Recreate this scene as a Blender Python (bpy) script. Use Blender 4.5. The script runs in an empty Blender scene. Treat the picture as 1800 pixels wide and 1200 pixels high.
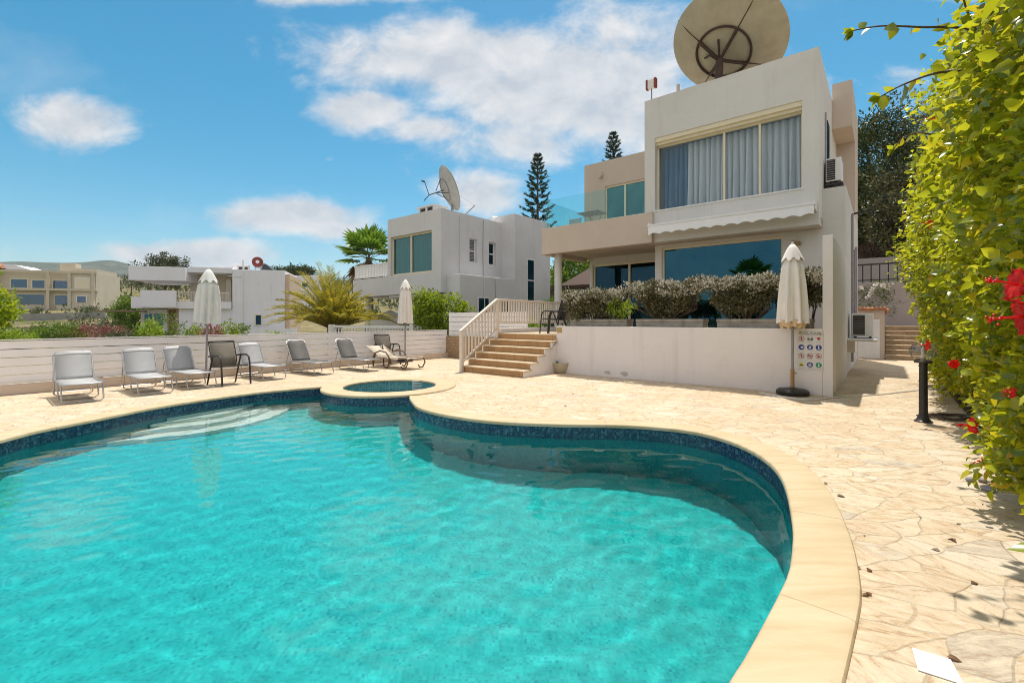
import bpy, bmesh, math, random
import numpy as np
from mathutils import Vector, Matrix
random.seed(7); RNG = np.random.default_rng(11)
HAZE=.00009
SC = bpy.context.scene; COL = SC.collection
EYE = 1.45
A_H = math.atan2(-.6335, .7737)          # heading of the villa's facade
CU, SU = math.cos(A_H), math.sin(A_H)
def HW(u, v, z=0): return (CU*u - SU*v, SU*u + CU*v, z)
def HL(x, y): return (CU*x + SU*y, -SU*x + CU*y)
def gp(px, py, z=0):                      # survey: a photo point lying at height z -> world
    Y = (EYE - z)*800/(py - 562); return ((px-900)/800*Y, Y, z)
def dp(px, py, Y): return ((px-900)/800*Y, Y, EYE + (562-py)/800*Y)

# ------------------------------------------------------------------ mesh builder
class MB:
    def __init__(s, org=(0,0,0)): s.v=[]; s.f=[]; s.o=org
    def add(s, vs, fs):
        n=len(s.v); o=s.o
        s.v += [(a[0]-o[0],a[1]-o[1],a[2]-o[2]) for a in vs]; s.f += [tuple(i+n for i in f) for f in fs]; return s
    def box(s, x0,x1,y0,y1,z0,z1, bev=0):
        vs=[(x,y,z) for z in (z0,z1) for y in (y0,y1) for x in (x0,x1)]
        fs=[(0,2,3,1),(4,5,7,6),(0,1,5,4),(2,6,7,3),(0,4,6,2),(1,3,7,5)]
        if bev<=0: return s.add(vs,fs)
        bm=bmesh.new(); bv=[bm.verts.new(p) for p in vs]
        for f in fs: bm.faces.new([bv[i] for i in f])
        bmesh.ops.bevel(bm, geom=list(bm.edges), offset=bev, segments=2, profile=.5, affect='EDGES')
        bm.verts.index_update()
        s.add([tuple(p.co) for p in bm.verts], [[q.index for q in f.verts] for f in bm.faces]); bm.free(); return s
    def tube(s, pts, r, seg=8, cap=True, flat=None):
        P=[Vector(p) for p in pts]; n=len(P)
        R=list(r) if hasattr(r,'__len__') else [r]*n
        T=[]
        for i in range(n):
            a=P[max(0,i-1)]; b=P[min(n-1,i+1)]; t=(b-a); T.append(t.normalized() if t.length>1e-9 else Vector((0,0,1)))
        up=Vector((0,0,1)) if abs(T[0].z)<.9 else Vector((1,0,0))
        N=T[0].cross(up).normalized(); vs=[]; fs=[]
        for i in range(n):
            N=(N-T[i]*N.dot(T[i])).normalized(); B=T[i].cross(N)
            for k in range(seg):
                a=2*math.pi*k/seg + (math.pi/4 if seg==4 else 0)
                vs.append(tuple(P[i]+(N*math.cos(a)+B*math.sin(a))*R[i]))
        for i in range(n-1):
            for k in range(seg):
                k2=(k+1)%seg; fs.append((i*seg+k,i*seg+k2,(i+1)*seg+k2,(i+1)*seg+k))
        if cap: fs.append(tuple(range(seg))[::-1]); fs.append(tuple((n-1)*seg+k for k in range(seg)))
        return s.add(vs,fs)
    def lathe(s, prof, seg=24, c=(0,0,0), wob=None, cap=True):
        vs=[];fs=[];n=len(prof)
        for i,(r,z) in enumerate(prof):
            for k in range(seg):
                a=2*math.pi*k/seg; rr=r*(wob(k,i) if wob else 1)
                vs.append((c[0]+rr*math.cos(a),c[1]+rr*math.sin(a),c[2]+z))
        for i in range(n-1):
            for k in range(seg):
                k2=(k+1)%seg; fs.append((i*seg+k,i*seg+k2,(i+1)*seg+k2,(i+1)*seg+k))
        if cap: fs.append(tuple(range(seg))[::-1]); fs.append(tuple((n-1)*seg+k for k in range(seg)))
        return s.add(vs,fs)
    def prism(s, pts, ax, a0, a1):        # outline in the two other axes, extruded along ax
        n=len(pts)
        def q(p,a): return (a,p[0],p[1]) if ax=='x' else ((p[0],a,p[1]) if ax=='y' else (p[0],p[1],a))
        vs=[q(p,a0) for p in pts]+[q(p,a1) for p in pts]
        fs=[tuple(range(n)),tuple(range(2*n-1,n-1,-1))]+[(i,i+n,(i+1)%n+n,(i+1)%n) for i in range(n)]
        return s.add(vs,fs)
    def ico(s, c, r, sub=1):
        bm=bmesh.new(); bmesh.ops.create_icosphere(bm, subdivisions=sub, radius=1)
        rr=r if hasattr(r,'__len__') else (r,r,r)
        bm.verts.index_update()
        s.add([(c[0]+p.co.x*rr[0],c[1]+p.co.y*rr[1],c[2]+p.co.z*rr[2]) for p in bm.verts],[[q.index for q in f.verts] for f in bm.faces]); bm.free(); return s
    def build(s, name, mat, parent=None, smooth=None, loc=None, rot=None):
        me=bpy.data.meshes.new(name); me.from_pydata(s.v,[],s.f)
        bm=bmesh.new(); bm.from_mesh(me); bmesh.ops.recalc_face_normals(bm, faces=bm.faces); bm.to_mesh(me); bm.free()
        if smooth:
            me.polygons.foreach_set('use_smooth',[True]*len(me.polygons)); me.set_sharp_from_angle(angle=math.radians(smooth))
        me.materials.append(mat); me.update()
        return link(name, me, parent, loc, rot)
def link(name, me, parent=None, loc=None, rot=None):
    o=bpy.data.objects.new(name, me); COL.objects.link(o)
    if parent: o.parent=parent
    if loc: o.location=loc
    if rot: o.rotation_euler=rot
    return o
def tag(o, label=None, cat=None, group=None, kind=None):
    for k,x in (('label',label),('category',cat),('group',group),('kind',kind)):
        if x: o[k]=x
    return o
def thing(name, label, cat, loc=(0,0,0), rz=0, group=None):
    o=bpy.data.objects.new(name,None); COL.objects.link(o); o.empty_display_size=.2
    o.location=loc; o.rotation_euler=(0,0,rz); return tag(o,label,cat,group)
def hthing(name,label,cat,u,v,z=0,group=None):   # thing in the villa's heading; parts given in (u,v,z) with org
    return thing(name,label,cat,HW(u,v,z),A_H,group), (u,v,z)
def copy_thing(t, loc, rz, label, group=None):
    def cp(o,p):
        c=o.copy(); COL.objects.link(c)
        if p: c.parent=p
        for ch in KIDS.get(o.name,[x for x in bpy.data.objects if x.parent==o]): cp(ch,c)
        return c
    r=cp(t,None); r.location=loc; r.rotation_euler=(0,0,rz); r['label']=label
    if group: r['group']=group
    return r
KIDS={}

# ------------------------------------------------------------------ materials
def mat(name):
    m=bpy.data.materials.new(name); m.use_nodes=True; nt=m.node_tree; nt.nodes.clear()
    out=nt.nodes.new('ShaderNodeOutputMaterial'); return m,nt,out
def N(nt,t,**k):
    n=nt.nodes.new(t)
    for a,b in k.items():
        if a.startswith('i_'):
            key=a[2:]; key=int(key) if key.isdigit() else key
            n.inputs[key].default_value=b
        else: setattr(n,a,b)
    return n
def C4(c): return (c[0],c[1],c[2],1)
def mixc(nt,fac,a,b,mode='MIX'):
    n=nt.nodes.new('ShaderNodeMix'); n.data_type='RGBA'; n.blend_type=mode; n.clamp_factor=True
    for i,x in ((0,fac),(6,a),(7,b)):
        if hasattr(x,'is_linked'): nt.links.new(x,n.inputs[i])
        else: n.inputs[i].default_value = x if i==0 else C4(x)
    return n.outputs[2]
def mth(nt,op,a,b=0,c=0):
    n=nt.nodes.new('ShaderNodeMath'); n.operation=op
    for i,x in enumerate((a,b,c)):
        if hasattr(x,'is_linked'): nt.links.new(x,n.inputs[i])
        else: n.inputs[i].default_value=x
    return n.outputs[0]
def ramp(nt,fac,stops):
    n=nt.nodes.new('ShaderNodeValToRGB'); e=n.color_ramp.elements
    while len(e)<len(stops): e.new(.5)
    for i,(p,c) in enumerate(stops): e[i].position=p; e[i].color=C4(c)
    nt.links.new(fac,n.inputs[0]); return n.outputs[0]
def noise(nt,scale,detail=4,rough=.55,vec=None,dist=0,out=0):
    n=N(nt,'ShaderNodeTexNoise'); n.inputs['Scale'].default_value=scale; n.inputs['Detail'].default_value=detail
    n.inputs['Roughness'].default_value=rough; n.inputs['Distortion'].default_value=dist
    if vec is not None: nt.links.new(vec,n.inputs['Vector'])
    return n.outputs[out]
def objco(nt,scale=(1,1,1),rot=(0,0,0),src='Object'):
    t=N(nt,'ShaderNodeTexCoord'); m=N(nt,'ShaderNodeMapping'); m.inputs['Scale'].default_value=scale; m.inputs['Rotation'].default_value=rot
    nt.links.new(t.outputs[src],m.inputs['Vector']); return m.outputs[0]
def bump(nt,h,strength=.3,dist=.02):
    b=N(nt,'ShaderNodeBump'); b.inputs['Strength'].default_value=strength; b.inputs['Distance'].default_value=dist
    nt.links.new(h,b.inputs['Height']); return b.outputs[0]
def bsdf(nt,out,color,rough=.6,normal=None,metal=0,spec=.5):
    p=N(nt,'ShaderNodeBsdfPrincipled')
    if hasattr(color,'is_linked'): nt.links.new(color,p.inputs['Base Color'])
    else: p.inputs['Base Color'].default_value=C4(color)
    if hasattr(rough,'is_linked'): nt.links.new(rough,p.inputs['Roughness'])
    else: p.inputs['Roughness'].default_value=rough
    p.inputs['Metallic'].default_value=metal; p.inputs['Specular IOR Level'].default_value=spec
    if normal is not None: nt.links.new(normal,p.inputs['Normal'])
    if out is not None: nt.links.new(p.outputs[0],out.inputs[0])
    return p
def surf(name,c1,c2=None,scale=6,rough=.6,bs=.15,bscale=60,metal=0,spec=.4,detail=4,bd=.01):
    m,nt,out=mat(name); c2=c2 or tuple(x*.85 for x in c1)
    co=objco(nt); f=noise(nt,scale,detail,.6,co); f=ramp(nt,f,[(.3,(0,0,0)),(.7,(1,1,1))])
    col=mixc(nt,f,c1,c2); nb=bump(nt,noise(nt,bscale,3,.6,co),bs,bd) if bs>0 else None
    bsdf(nt,out,col,rough,nb,metal,spec); return m
def stucco(name,c1,c2,stain=(.42,.38,.32),amt=.35):
    m,nt,out=mat(name); co=objco(nt)
    f=ramp(nt,noise(nt,.7,6,.65,co),[(.35,(0,0,0)),(.7,(1,1,1))]); col=mixc(nt,f,c1,c2)
    st=noise(nt,1,5,.6,objco(nt,(5,5,.35))); st=ramp(nt,st,[(.55,(0,0,0)),(.85,(amt,amt,amt))])
    col=mixc(nt,st,col,stain)
    sp=ramp(nt,noise(nt,14,3,.7,co),[(.68,(0,0,0)),(.8,(.25,.25,.25))]); col=mixc(nt,sp,col,stain)
    hc=noise(nt,.9,6,.62,co,1.5); hk=ramp(nt,hc,[(.496,(0,0,0)),(.5,(.12,.12,.12)),(.504,(0,0,0))]); col=mixc(nt,hk,col,tuple(x*.6 for x in stain))
    pt=ramp(nt,noise(nt,.45,2,.4,objco(nt,(1,1,1.6))),[(.60,(0,0,0)),(.61,(.22,.22,.22))]); col=mixc(nt,pt,col,tuple(min(.9,x*1.06) for x in c1))
    h=mth(nt,'ADD',noise(nt,120,2,.6,co),mth(nt,'MULTIPLY',noise(nt,3,3,.5,co),2.0))
    bsdf(nt,out,col,.85,bump(nt,h,.25,.006),0,.25); return m
WHITE=stucco('white_stucco',(.68,.655,.625),(.62,.595,.56))
CREAM=stucco('cream_stucco',(.60,.495,.415),(.55,.45,.37))
LOWW=stucco('terrace_wall_stucco',(.80,.745,.735),(.74,.69,.675),(.30,.27,.24),.25)
NEIGH=stucco('neighbour_stucco',(.68,.665,.665),(.62,.605,.60))
FARW=stucco('far_white_stucco',(.80,.785,.84),(.75,.735,.78))
BEIGE=stucco('beige_stucco',(.62,.55,.44),(.55,.48,.37))
PINK=stucco('peach_stucco',(.66,.50,.38),(.60,.45,.34))
CREAMTRIM=surf('cream_frame',(.78,.70,.52),(.72,.63,.46),3,.5,.05)
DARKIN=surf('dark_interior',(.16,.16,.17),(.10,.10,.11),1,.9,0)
PAINTW=surf('white_paint',(.80,.78,.76),(.74,.72,.70),5,.45,.06,40)
SLATW=surf('white_slat',(.89,.86,.875),(.83,.80,.81),3,.5,.08,30)
RAILW=surf('rail_paint',(.74,.66,.58),(.66,.57,.49),6,.5,.1,30)
CONC=surf('planter_concrete',(.40,.36,.31),(.22,.20,.175),5,.9,.4,50)
DARKM=surf('dark_metal',(.035,.03,.028),(.05,.045,.04),20,.4,.1,80,.3)
RUST=surf('rusty_iron',(.10,.055,.035),(.055,.035,.028),12,.75,.4,60,.2)
ALU=surf('aluminium',(.50,.50,.51),(.42,.42,.43),10,.38,.05,80,.8)
WOODP=surf('pole_wood',(.42,.25,.11),(.30,.17,.07),14,.5,.15,60)
GREYPOLE=surf('grey_pole',(.32,.30,.30),(.24,.23,.24),10,.4,.05)
PLASTB=surf('black_plastic',(.018,.017,.018),(.03,.028,.028),10,.45,.15,60)
CLOTH=surf('umbrella_canvas',(.84,.79,.74),(.77,.72,.67),5,.9,.3,160)
CLOTHG=surf('grey_umbrella_canvas',(.70,.71,.68),(.62,.63,.61),5,.9,.3,160)
def mk_sling():
    m,nt,out=mat('silver_sling'); co=objco(nt); p=bsdf(nt,None,mixc(nt,noise(nt,8,4,.6,co),(.52,.52,.52),(.43,.43,.435)),.65,None,0,.3); tr=N(nt,'ShaderNodeBsdfTransparent'); mx=N(nt,'ShaderNodeMixShader'); mx.inputs[0].default_value=.17
    nt.links.new(p.outputs[0],mx.inputs[1]); nt.links.new(tr.outputs[0],mx.inputs[2]); nt.links.new(mx.outputs[0],out.inputs[0]); return m
MESHL=mk_sling()
MESHD=surf('charcoal_sling',(.17,.16,.147),(.13,.122,.115),8,.65,.3,220)
MESHT=surf('taupe_sling',(.26,.23,.185),(.20,.175,.14),8,.65,.3,220)
MESHB=surf('beige_sling',(.58,.50,.40),(.50,.42,.33),8,.7,.3,220)
WICK=surf('brown_wicker',(.16,.10,.065),(.10,.06,.04),25,.6,.4,90)
DISHM=surf('dish_cream',(.50,.44,.32),(.40,.34,.235),2.2,.55,.1,20)
DISHG=surf('dish_grey',(.50,.48,.45),(.40,.38,.35),3,.6,.1,20)
TERRAC=surf('clay_tile',(.52,.22,.10),(.36,.15,.07),8,.8,.3,50)
REDP=surf('red_paint',(.28,.05,.035),(.2,.035,.03),8,.4,.05)
BARK=surf('bark',(.16,.11,.075),(.09,.06,.045),12,.95,.8,40,bd=.03)
POTM=surf('pot_glaze',(.58,.50,.37),(.50,.42,.30),9,.7,.15,40)
PAPER=surf('paper',(.88,.88,.88),(.84,.84,.84),3,.8,.05,30)
AWNM=surf('awning_canvas',(.88,.87,.87),(.83,.82,.82),5,.85,.2,140)
STONE=None
def mk_stonewall():
    m,nt,out=mat('stone_masonry'); co=objco(nt,(1,1,1))
    b=N(nt,'ShaderNodeTexBrick'); b.inputs['Scale'].default_value=2.2; b.inputs['Color1'].default_value=(.36,.23,.12,1); b.inputs['Color2'].default_value=(.24,.15,.085,1); b.inputs['Mortar'].default_value=(.16,.11,.07,1)
    b.inputs['Mortar Size'].default_value=.03
    nt.links.new(objco(nt,(1,1,1),(math.pi/2,0,0)),b.inputs[0])
    col=mixc(nt,noise(nt,7,4,.6,co),b.outputs[0],(.42,.30,.18)); bsdf(nt,out,col,.9,bump(nt,mth(nt,'ADD',noise(nt,9,4,.6,co),b.outputs['Fac']),.6,.03)); return m
STONE=mk_stonewall()
def mk_tile(name,c1,c2,grout,w,h):
    m,nt,out=mat(name); co=objco(nt)
    b=N(nt,'ShaderNodeTexBrick'); b.offset=0; b.inputs['Scale'].default_value=1; b.inputs['Brick Width'].default_value=w; b.inputs['Row Height'].default_value=h; b.inputs['Mortar Size'].default_value=.006
    b.inputs['Color1'].default_value=C4(c1); b.inputs['Color2'].default_value=C4(c2); b.inputs['Mortar'].default_value=C4(grout); nt.links.new(co,b.inputs[0])
    col=mixc(nt,ramp(nt,noise(nt,5,5,.65,co),[(.35,(0,0,0)),(.75,(.7,.7,.7))]),b.outputs[0],tuple(x*.62 for x in c1))
    bsdf(nt,out,col,.6,bump(nt,noise(nt,30,3,.6,co),.2,.01)); return m
STEPT=mk_tile('step_riser_tile',(.50,.29,.13),(.44,.25,.11),(.25,.15,.08),.33,.5)
TREAD=mk_tile('step_tread_stone',(.66,.52,.35),(.60,.46,.30),(.35,.25,.16),.33,.33)
STEP2=surf('old_step_stone',(.44,.33,.21),(.22,.16,.10),4,.9,.4,30)
def mk_flag(name):                            # crazy paving of split sandstone
    m,nt,out=mat(name); co=objco(nt)
    wv=N(nt,'ShaderNodeTexNoise'); wv.inputs['Scale'].default_value=1.1; wv.inputs['Detail'].default_value=3; nt.links.new(co,wv.inputs[0])
    dis=N(nt,'ShaderNodeVectorMath',operation='SCALE'); sub=N(nt,'ShaderNodeVectorMath',operation='SUBTRACT'); sub.inputs[1].default_value=(.5,.5,.5)
    nt.links.new(wv.outputs['Color'],sub.inputs[0]); nt.links.new(sub.outputs[0],dis.inputs[0]); dis.inputs['Scale'].default_value=.55
    ad=N(nt,'ShaderNodeVectorMath',operation='ADD'); nt.links.new(dis.outputs[0],ad.inputs[1])
    nt.links.new(objco(nt,(1.25,2.1,1),(0,0,.5)),ad.inputs[0])
    vo=N(nt,'ShaderNodeTexVoronoi'); vo.inputs['Scale'].default_value=2.3; nt.links.new(ad.outputs[0],vo.inputs['Vector'])
    ve=N(nt,'ShaderNodeTexVoronoi',feature='DISTANCE_TO_EDGE'); ve.inputs['Scale'].default_value=2.3; nt.links.new(ad.outputs[0],ve.inputs['Vector'])
    sp=N(nt,'ShaderNodeSeparateColor'); nt.links.new(vo.outputs['Color'],sp.inputs[0])
    base=ramp(nt,sp.outputs[0],[(0,(.52,.37,.225)),(.25,(.57,.435,.285)),(.5,(.63,.52,.375)),(.75,(.55,.41,.27)),(.86,(.68,.60,.48)),(.94,(.50,.425,.33)),(1,(.43,.375,.31))])
    # streaks of the split stone, turned a little from slab to slab
    cr=N(nt,'ShaderNodeVectorRotate',rotation_type='Z_AXIS'); nt.links.new(co,cr.inputs['Vector']); nt.links.new(mth(nt,'MULTIPLY',sp.outputs[1],1.5),cr.inputs['Angle'])
    mp=N(nt,'ShaderNodeMapping'); mp.inputs['Scale'].default_value=(3.4,9.5,1); mp.inputs['Rotation'].default_value=(0,0,.35); nt.links.new(cr.outputs[0],mp.inputs[0])
    st=noise(nt,1.7,8,.72,mp.outputs[0],.9)
    col=mixc(nt,ramp(nt,st,[(.42,(.0,.0,.0)),(.62,(.9,.9,.9))]),base,(.70,.61,.46))
    dk=ramp(nt,st,[(.33,(1,1,1)),(.445,(0,0,0))]); col=mixc(nt,mth(nt,'MULTIPLY',dk,.85),col,(.33,.20,.10))
    crk=ramp(nt,noise(nt,2.3,7,.75,mp.outputs[0],1.2),[(.485,(0,0,0)),(.5,(1,1,1)),(.515,(0,0,0))]); col=mixc(nt,mth(nt,'MULTIPLY',crk,.45),col,(.33,.21,.12))
    gr=noise(nt,26,4,.7,co); col=mixc(nt,ramp(nt,gr,[(.55,(0,0,0)),(.8,(.4,.4,.4))]),col,(.37,.25,.14))
    joint=ramp(nt,ve.outputs['Distance'],[(.004,(1,1,1)),(.034,(0,0,0))])
    jn=ramp(nt,noise(nt,3,3,.6,co),[(.45,(.0,.0,.0)),(.72,(.38,.38,.38))])
    col=mixc(nt,mth(nt,'MULTIPLY',joint,jn),col,(.36,.25,.145))
    big=ramp(nt,noise(nt,.35,3,.5,co),[(.3,(0,0,0)),(.75,(.4,.4,.4))]); col=mixc(nt,big,col,(.47,.33,.20))
    h=mth(nt,'ADD',mth(nt,'MULTIPLY',joint,-1.2),mth(nt,'ADD',mth(nt,'MULTIPLY',st,1.4),mth(nt,'MULTIPLY',sp.outputs[2],.5)))
    bsdf(nt,out,col,.8,bump(nt,h,.55,.02),0,.25); return m
FLAG=mk_flag('crazy_paving')
def mk_coping():
    m,nt,out=mat('coping_stone'); co=objco(nt)
    f=noise(nt,1,6,.62,objco(nt,(1.2,7,1),(0,0,.25)),.5)
    col=ramp(nt,f,[(.3,(.48,.36,.21)),(.5,(.55,.43,.27)),(.72,(.61,.495,.335))])
    sp=ramp(nt,noise(nt,9,4,.7,co),[(.62,(0,0,0)),(.78,(.35,.35,.35))]); col=mixc(nt,sp,col,(.40,.28,.15))
    bl=ramp(nt,noise(nt,1.1,4,.6,co),[(.6,(0,0,0)),(.8,(.45,.45,.45))]); col=mixc(nt,bl,col,(.44,.30,.15))
    uv=N(nt,'ShaderNodeUVMap'); su_=N(nt,'ShaderNodeSeparateXYZ'); nt.links.new(uv.outputs[0],su_.inputs[0]); jx=mth(nt,'ADD',mth(nt,'DIVIDE',su_.outputs[0],1.25),mth(nt,'MULTIPLY',noise(nt,6,3,.6,co),.012)); jf=mth(nt,'ABSOLUTE',mth(nt,'SUBTRACT',mth(nt,'FRACT',jx),.5)); ck=mth(nt,'LESS_THAN',jf,.0038); col=mixc(nt,mth(nt,'MULTIPLY',ck,mth(nt,'MULTIPLY',noise(nt,4,3,.6,co),.9)),col,(.22,.14,.08))
    bsdf(nt,out,col,.7,bump(nt,noise(nt,22,5,.6,co),.2,.01),0,.3); return m
COPE=mk_coping()
def mk_mosaic(name,stops,size,band=False,grout=(.25,.42,.44)):
    m,nt,out=mat(name); g=N(nt,'ShaderNodeNewGeometry')
    co=objco(nt,(1/size,1/size,1/size))
    if band:                                   # wall tiles: run along the wall by uv
        uv=N(nt,'ShaderNodeUVMap'); mp=N(nt,'ShaderNodeMapping'); mp.inputs['Scale'].default_value=(1/size,1/size,1); nt.links.new(uv.outputs[0],mp.inputs[0]); co=mp.outputs[0]
    fl=N(nt,'ShaderNodeVectorMath',operation='FLOOR'); nt.links.new(co,fl.inputs[0])
    fr=N(nt,'ShaderNodeVectorMath',operation='FRACTION'); nt.links.new(co,fr.inputs[0])
    wn=N(nt,'ShaderNodeTexWhiteNoise',noise_dimensions='2D' if band else '3D'); nt.links.new(fl.outputs[0],wn.inputs[0])
    col=ramp(nt,wn.outputs[0],stops)
    if not band:
        big=ramp(nt,noise(nt,1.6,5,.65,objco(nt),.6),[(.35,(0,0,0)),(.7,(.5,.5,.5))]); col=mixc(nt,big,col,stops[0][1]); sm=ramp(nt,noise(nt,9,3,.6,objco(nt),1.2),[(.56,(0,0,0)),(.68,(.55,.55,.55))]); col=mixc(nt,sm,col,stops[-1][1])
    else:
        cl=ramp(nt,noise(nt,.35,2,.5,co),[(.42,(0,0,0)),(.58,(.55,.55,.55))]); col=mixc(nt,cl,col,stops[0][1])
    s=N(nt,'ShaderNodeSeparateXYZ'); nt.links.new(fr.outputs[0],s.inputs[0])
    ex=mth(nt,'MINIMUM',mth(nt,'MINIMUM',s.outputs[0],mth(nt,'SUBTRACT',1,s.outputs[0])),mth(nt,'MINIMUM',s.outputs[1],mth(nt,'SUBTRACT',1,s.outputs[1])))
    col=mixc(nt,mth(nt,'LESS_THAN',ex,.045),col,grout)
    bsdf(nt,out,col,.25,None,0,.5); return m
POOLT=mk_mosaic('pool_mosaic',[(0,(.006,.47,.46)),(.35,(.012,.55,.535)),(.7,(.025,.61,.59)),(1,(.004,.36,.40))],.025,False,(.02,.52,.50))
STEPP=mk_mosaic('pale_mosaic',[(0,(.72,.84,.78)),(.5,(.80,.88,.82)),(1,(.64,.80,.75))],.025,False,(.7,.82,.77))
WALLT=mk_mosaic('pool_wall_mosaic',[(0,(.012,.26,.28)),(.4,(.02,.33,.35)),(.8,(.015,.21,.27)),(1,(.01,.14,.22))],.025,True,(.03,.27,.29))
BANDT=mk_mosaic('waterline_mosaic',[(0,(.006,.014,.05)),(.3,(.010,.03,.10)),(.55,(.03,.09,.17)),(.8,(.10,.22,.28)),(1,(.012,.025,.07))],.025,True,(.06,.12,.16))
def mk_water():
    m,nt,out=mat('pool_water'); r=N(nt,'ShaderNodeBsdfGlass'); r.inputs['IOR'].default_value=1.33; r.inputs['Roughness'].default_value=0; r.inputs['Color'].default_value=(.93,.99,.99,1)
    nt.links.new(r.outputs[0],out.inputs[0]); return m
WATER=mk_water()
def mk_glass(name,tint,refl,rcol=(.8,.9,.95),rough=0.0):
    m,nt,out=mat(name)
    tr=N(nt,'ShaderNodeBsdfTransparent'); tr.inputs[0].default_value=C4(tint)
    gl=N(nt,'ShaderNodeBsdfGlossy'); gl.inputs['Roughness'].default_value=rough; gl.inputs['Color'].default_value=C4(rcol)
    nb=bump(nt,noise(nt,.8,2,.5,objco(nt)),.02,.05); nt.links.new(nb,gl.inputs['Normal'])
    lw=N(nt,'ShaderNodeLayerWeight'); lw.inputs[0].default_value=.5
    f=mth(nt,'ADD',refl,mth(nt,'MULTIPLY',mth(nt,'POWER',lw.outputs['Facing'],4.0),.85-refl)); mx=N(nt,'ShaderNodeMixShader'); nt.links.new(f,mx.inputs[0]); nt.links.new(tr.outputs[0],mx.inputs[1]); nt.links.new(gl.outputs[0],mx.inputs[2]); nt.links.new(mx.outputs[0],out.inputs[0]); return m
GLASSU=mk_glass('window_glass',(.95,.97,.985),.05,(.6,.78,.9))
GLASSD=mk_glass('mirror_tint_glass',(.10,.22,.28),.34,(.085,.26,.35))
GLASSD2=mk_glass('dark_tint_glass',(.10,.22,.28),.16,(.10,.26,.36))
GLASSB=mk_glass('balustrade_glass',(.80,.94,.93),.03,(.8,.95,1))
GLASST=mk_glass('teal_glass',(.20,.42,.44),.30,(.14,.42,.44))
GLOBE=mk_glass('globe_glass',(.74,.71,.67),.12,(.9,.9,.9),.05)
def mk_curtain(name,c):
    m,nt,out=mat(name); d=N(nt,'ShaderNodeBsdfDiffuse'); t=N(nt,'ShaderNodeBsdfTranslucent'); mx=N(nt,'ShaderNodeMixShader'); mx.inputs[0].default_value=.25
    col=mixc(nt,noise(nt,2,3,.5,objco(nt,(6,6,.3))),c,tuple(x*.8 for x in c))
    for b in (d,t): nt.links.new(col,b.inputs[0])
    nt.links.new(d.outputs[0],mx.inputs[1]); nt.links.new(t.outputs[0],mx.inputs[2]); nt.links.new(mx.outputs[0],out.inputs[0]); return m
CURT=mk_curtain('grey_blue_curtain',(.86,.88,.88)); CURTB=mk_curtain('blue_curtain',(.12,.27,.42))
def mk_leaf(name,stops,trans=.4,tcol=None,rough=.45,spec=.4):
    m,nt,out=mat(name); g=N(nt,'ShaderNodeNewGeometry'); col=ramp(nt,g.outputs['Random Per Island'],stops)
    p=bsdf(nt,None,col,rough,None,0,spec); t=N(nt,'ShaderNodeBsdfTranslucent')
    tc=mixc(nt,.62,col,tcol) if tcol else col
    nt.links.new(tc,t.inputs[0]); mx=N(nt,'ShaderNodeMixShader'); mx.inputs[0].default_value=trans
    nt.links.new(p.outputs[0],mx.inputs[1]); nt.links.new(t.outputs[0],mx.inputs[2]); nt.links.new(mx.outputs[0],out.inputs[0]); return m
HIBL=mk_leaf('hibiscus_leaf',[(0,(.02,.07,.007)),(.35,(.05,.13,.010)),(.6,(.16,.25,.014)),(.82,(.42,.44,.02)),(.94,(.58,.48,.02)),(1,(.50,.26,.02))],.46,(.92,.88,.03),.26,.6)
SILV=mk_leaf('silver_shrub_leaf',[(0,(.08,.06,.03)),(.3,(.09,.095,.03)),(.6,(.13,.135,.05)),(.85,(.20,.17,.09)),(1,(.36,.32,.22))],.25,None,.45)
SILVT=mk_leaf('silver_shrub_tip',[(0,(.20,.17,.10)),(.35,(.46,.42,.33)),(1,(.66,.62,.52))],.25,None,.5)
LIME=mk_leaf('lime_leaf',[(0,(.12,.22,.02)),(.6,(.22,.34,.03)),(1,(.32,.40,.04))],.45,(.5,.6,.04))
LEMON=mk_leaf('lemon_leaf',[(0,(.05,.12,.012)),(.5,(.12,.20,.015)),(1,(.26,.32,.02))],.45,(.5,.58,.03))
OLIVE=mk_leaf('olive_leaf',[(0,(.035,.05,.018)),(.5,(.075,.085,.028)),(.85,(.15,.125,.045)),(1,(.24,.19,.08))],.2)
GREEN=mk_leaf('green_leaf',[(0,(.04,.10,.015)),(.6,(.08,.16,.02)),(1,(.16,.22,.03))],.4,(.3,.4,.03))
BRIGHT=mk_leaf('bright_leaf',[(0,(.12,.22,.012)),(.6,(.22,.34,.015)),(1,(.34,.38,.02))],.5,(.6,.65,.03))
DARKP=mk_leaf('pine_needle',[(0,(.022,.045,.012)),(.55,(.05,.08,.018)),(.85,(.12,.125,.03)),(1,(.18,.15,.05))],.2)
NORF=mk_leaf('norfolk_needle',[(0,(.025,.07,.045)),(.6,(.04,.095,.05)),(1,(.07,.12,.05))],.12)
GREYG=mk_leaf('grey_green_leaf',[(0,(.06,.085,.04)),(.6,(.10,.12,.055)),(1,(.15,.15,.075))],.2)
SCRUB=mk_leaf('scrub_leaf',[(0,(.05,.075,.03)),(.5,(.09,.11,.045)),(.8,(.16,.15,.07)),(1,(.24,.19,.10))],.2)
PALMG=mk_leaf('golden_frond',[(0,(.12,.18,.02)),(.5,(.22,.25,.03)),(.82,(.48,.31,.03)),(1,(.10,.17,.025))],.42,(.75,.60,.04))
PALMF=mk_leaf('fan_frond',[(0,(.04,.12,.02)),(.6,(.08,.18,.025)),(1,(.16,.24,.03))],.3,(.3,.45,.03))
PALMD=mk_leaf('dead_frond',[(0,(.30,.21,.11)),(1,(.20,.13,.07))],.2)
REDF=mk_leaf('red_petal',[(0,(.62,.008,.008)),(1,(.80,.02,.012))],.35,(.9,.03,.01))
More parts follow.
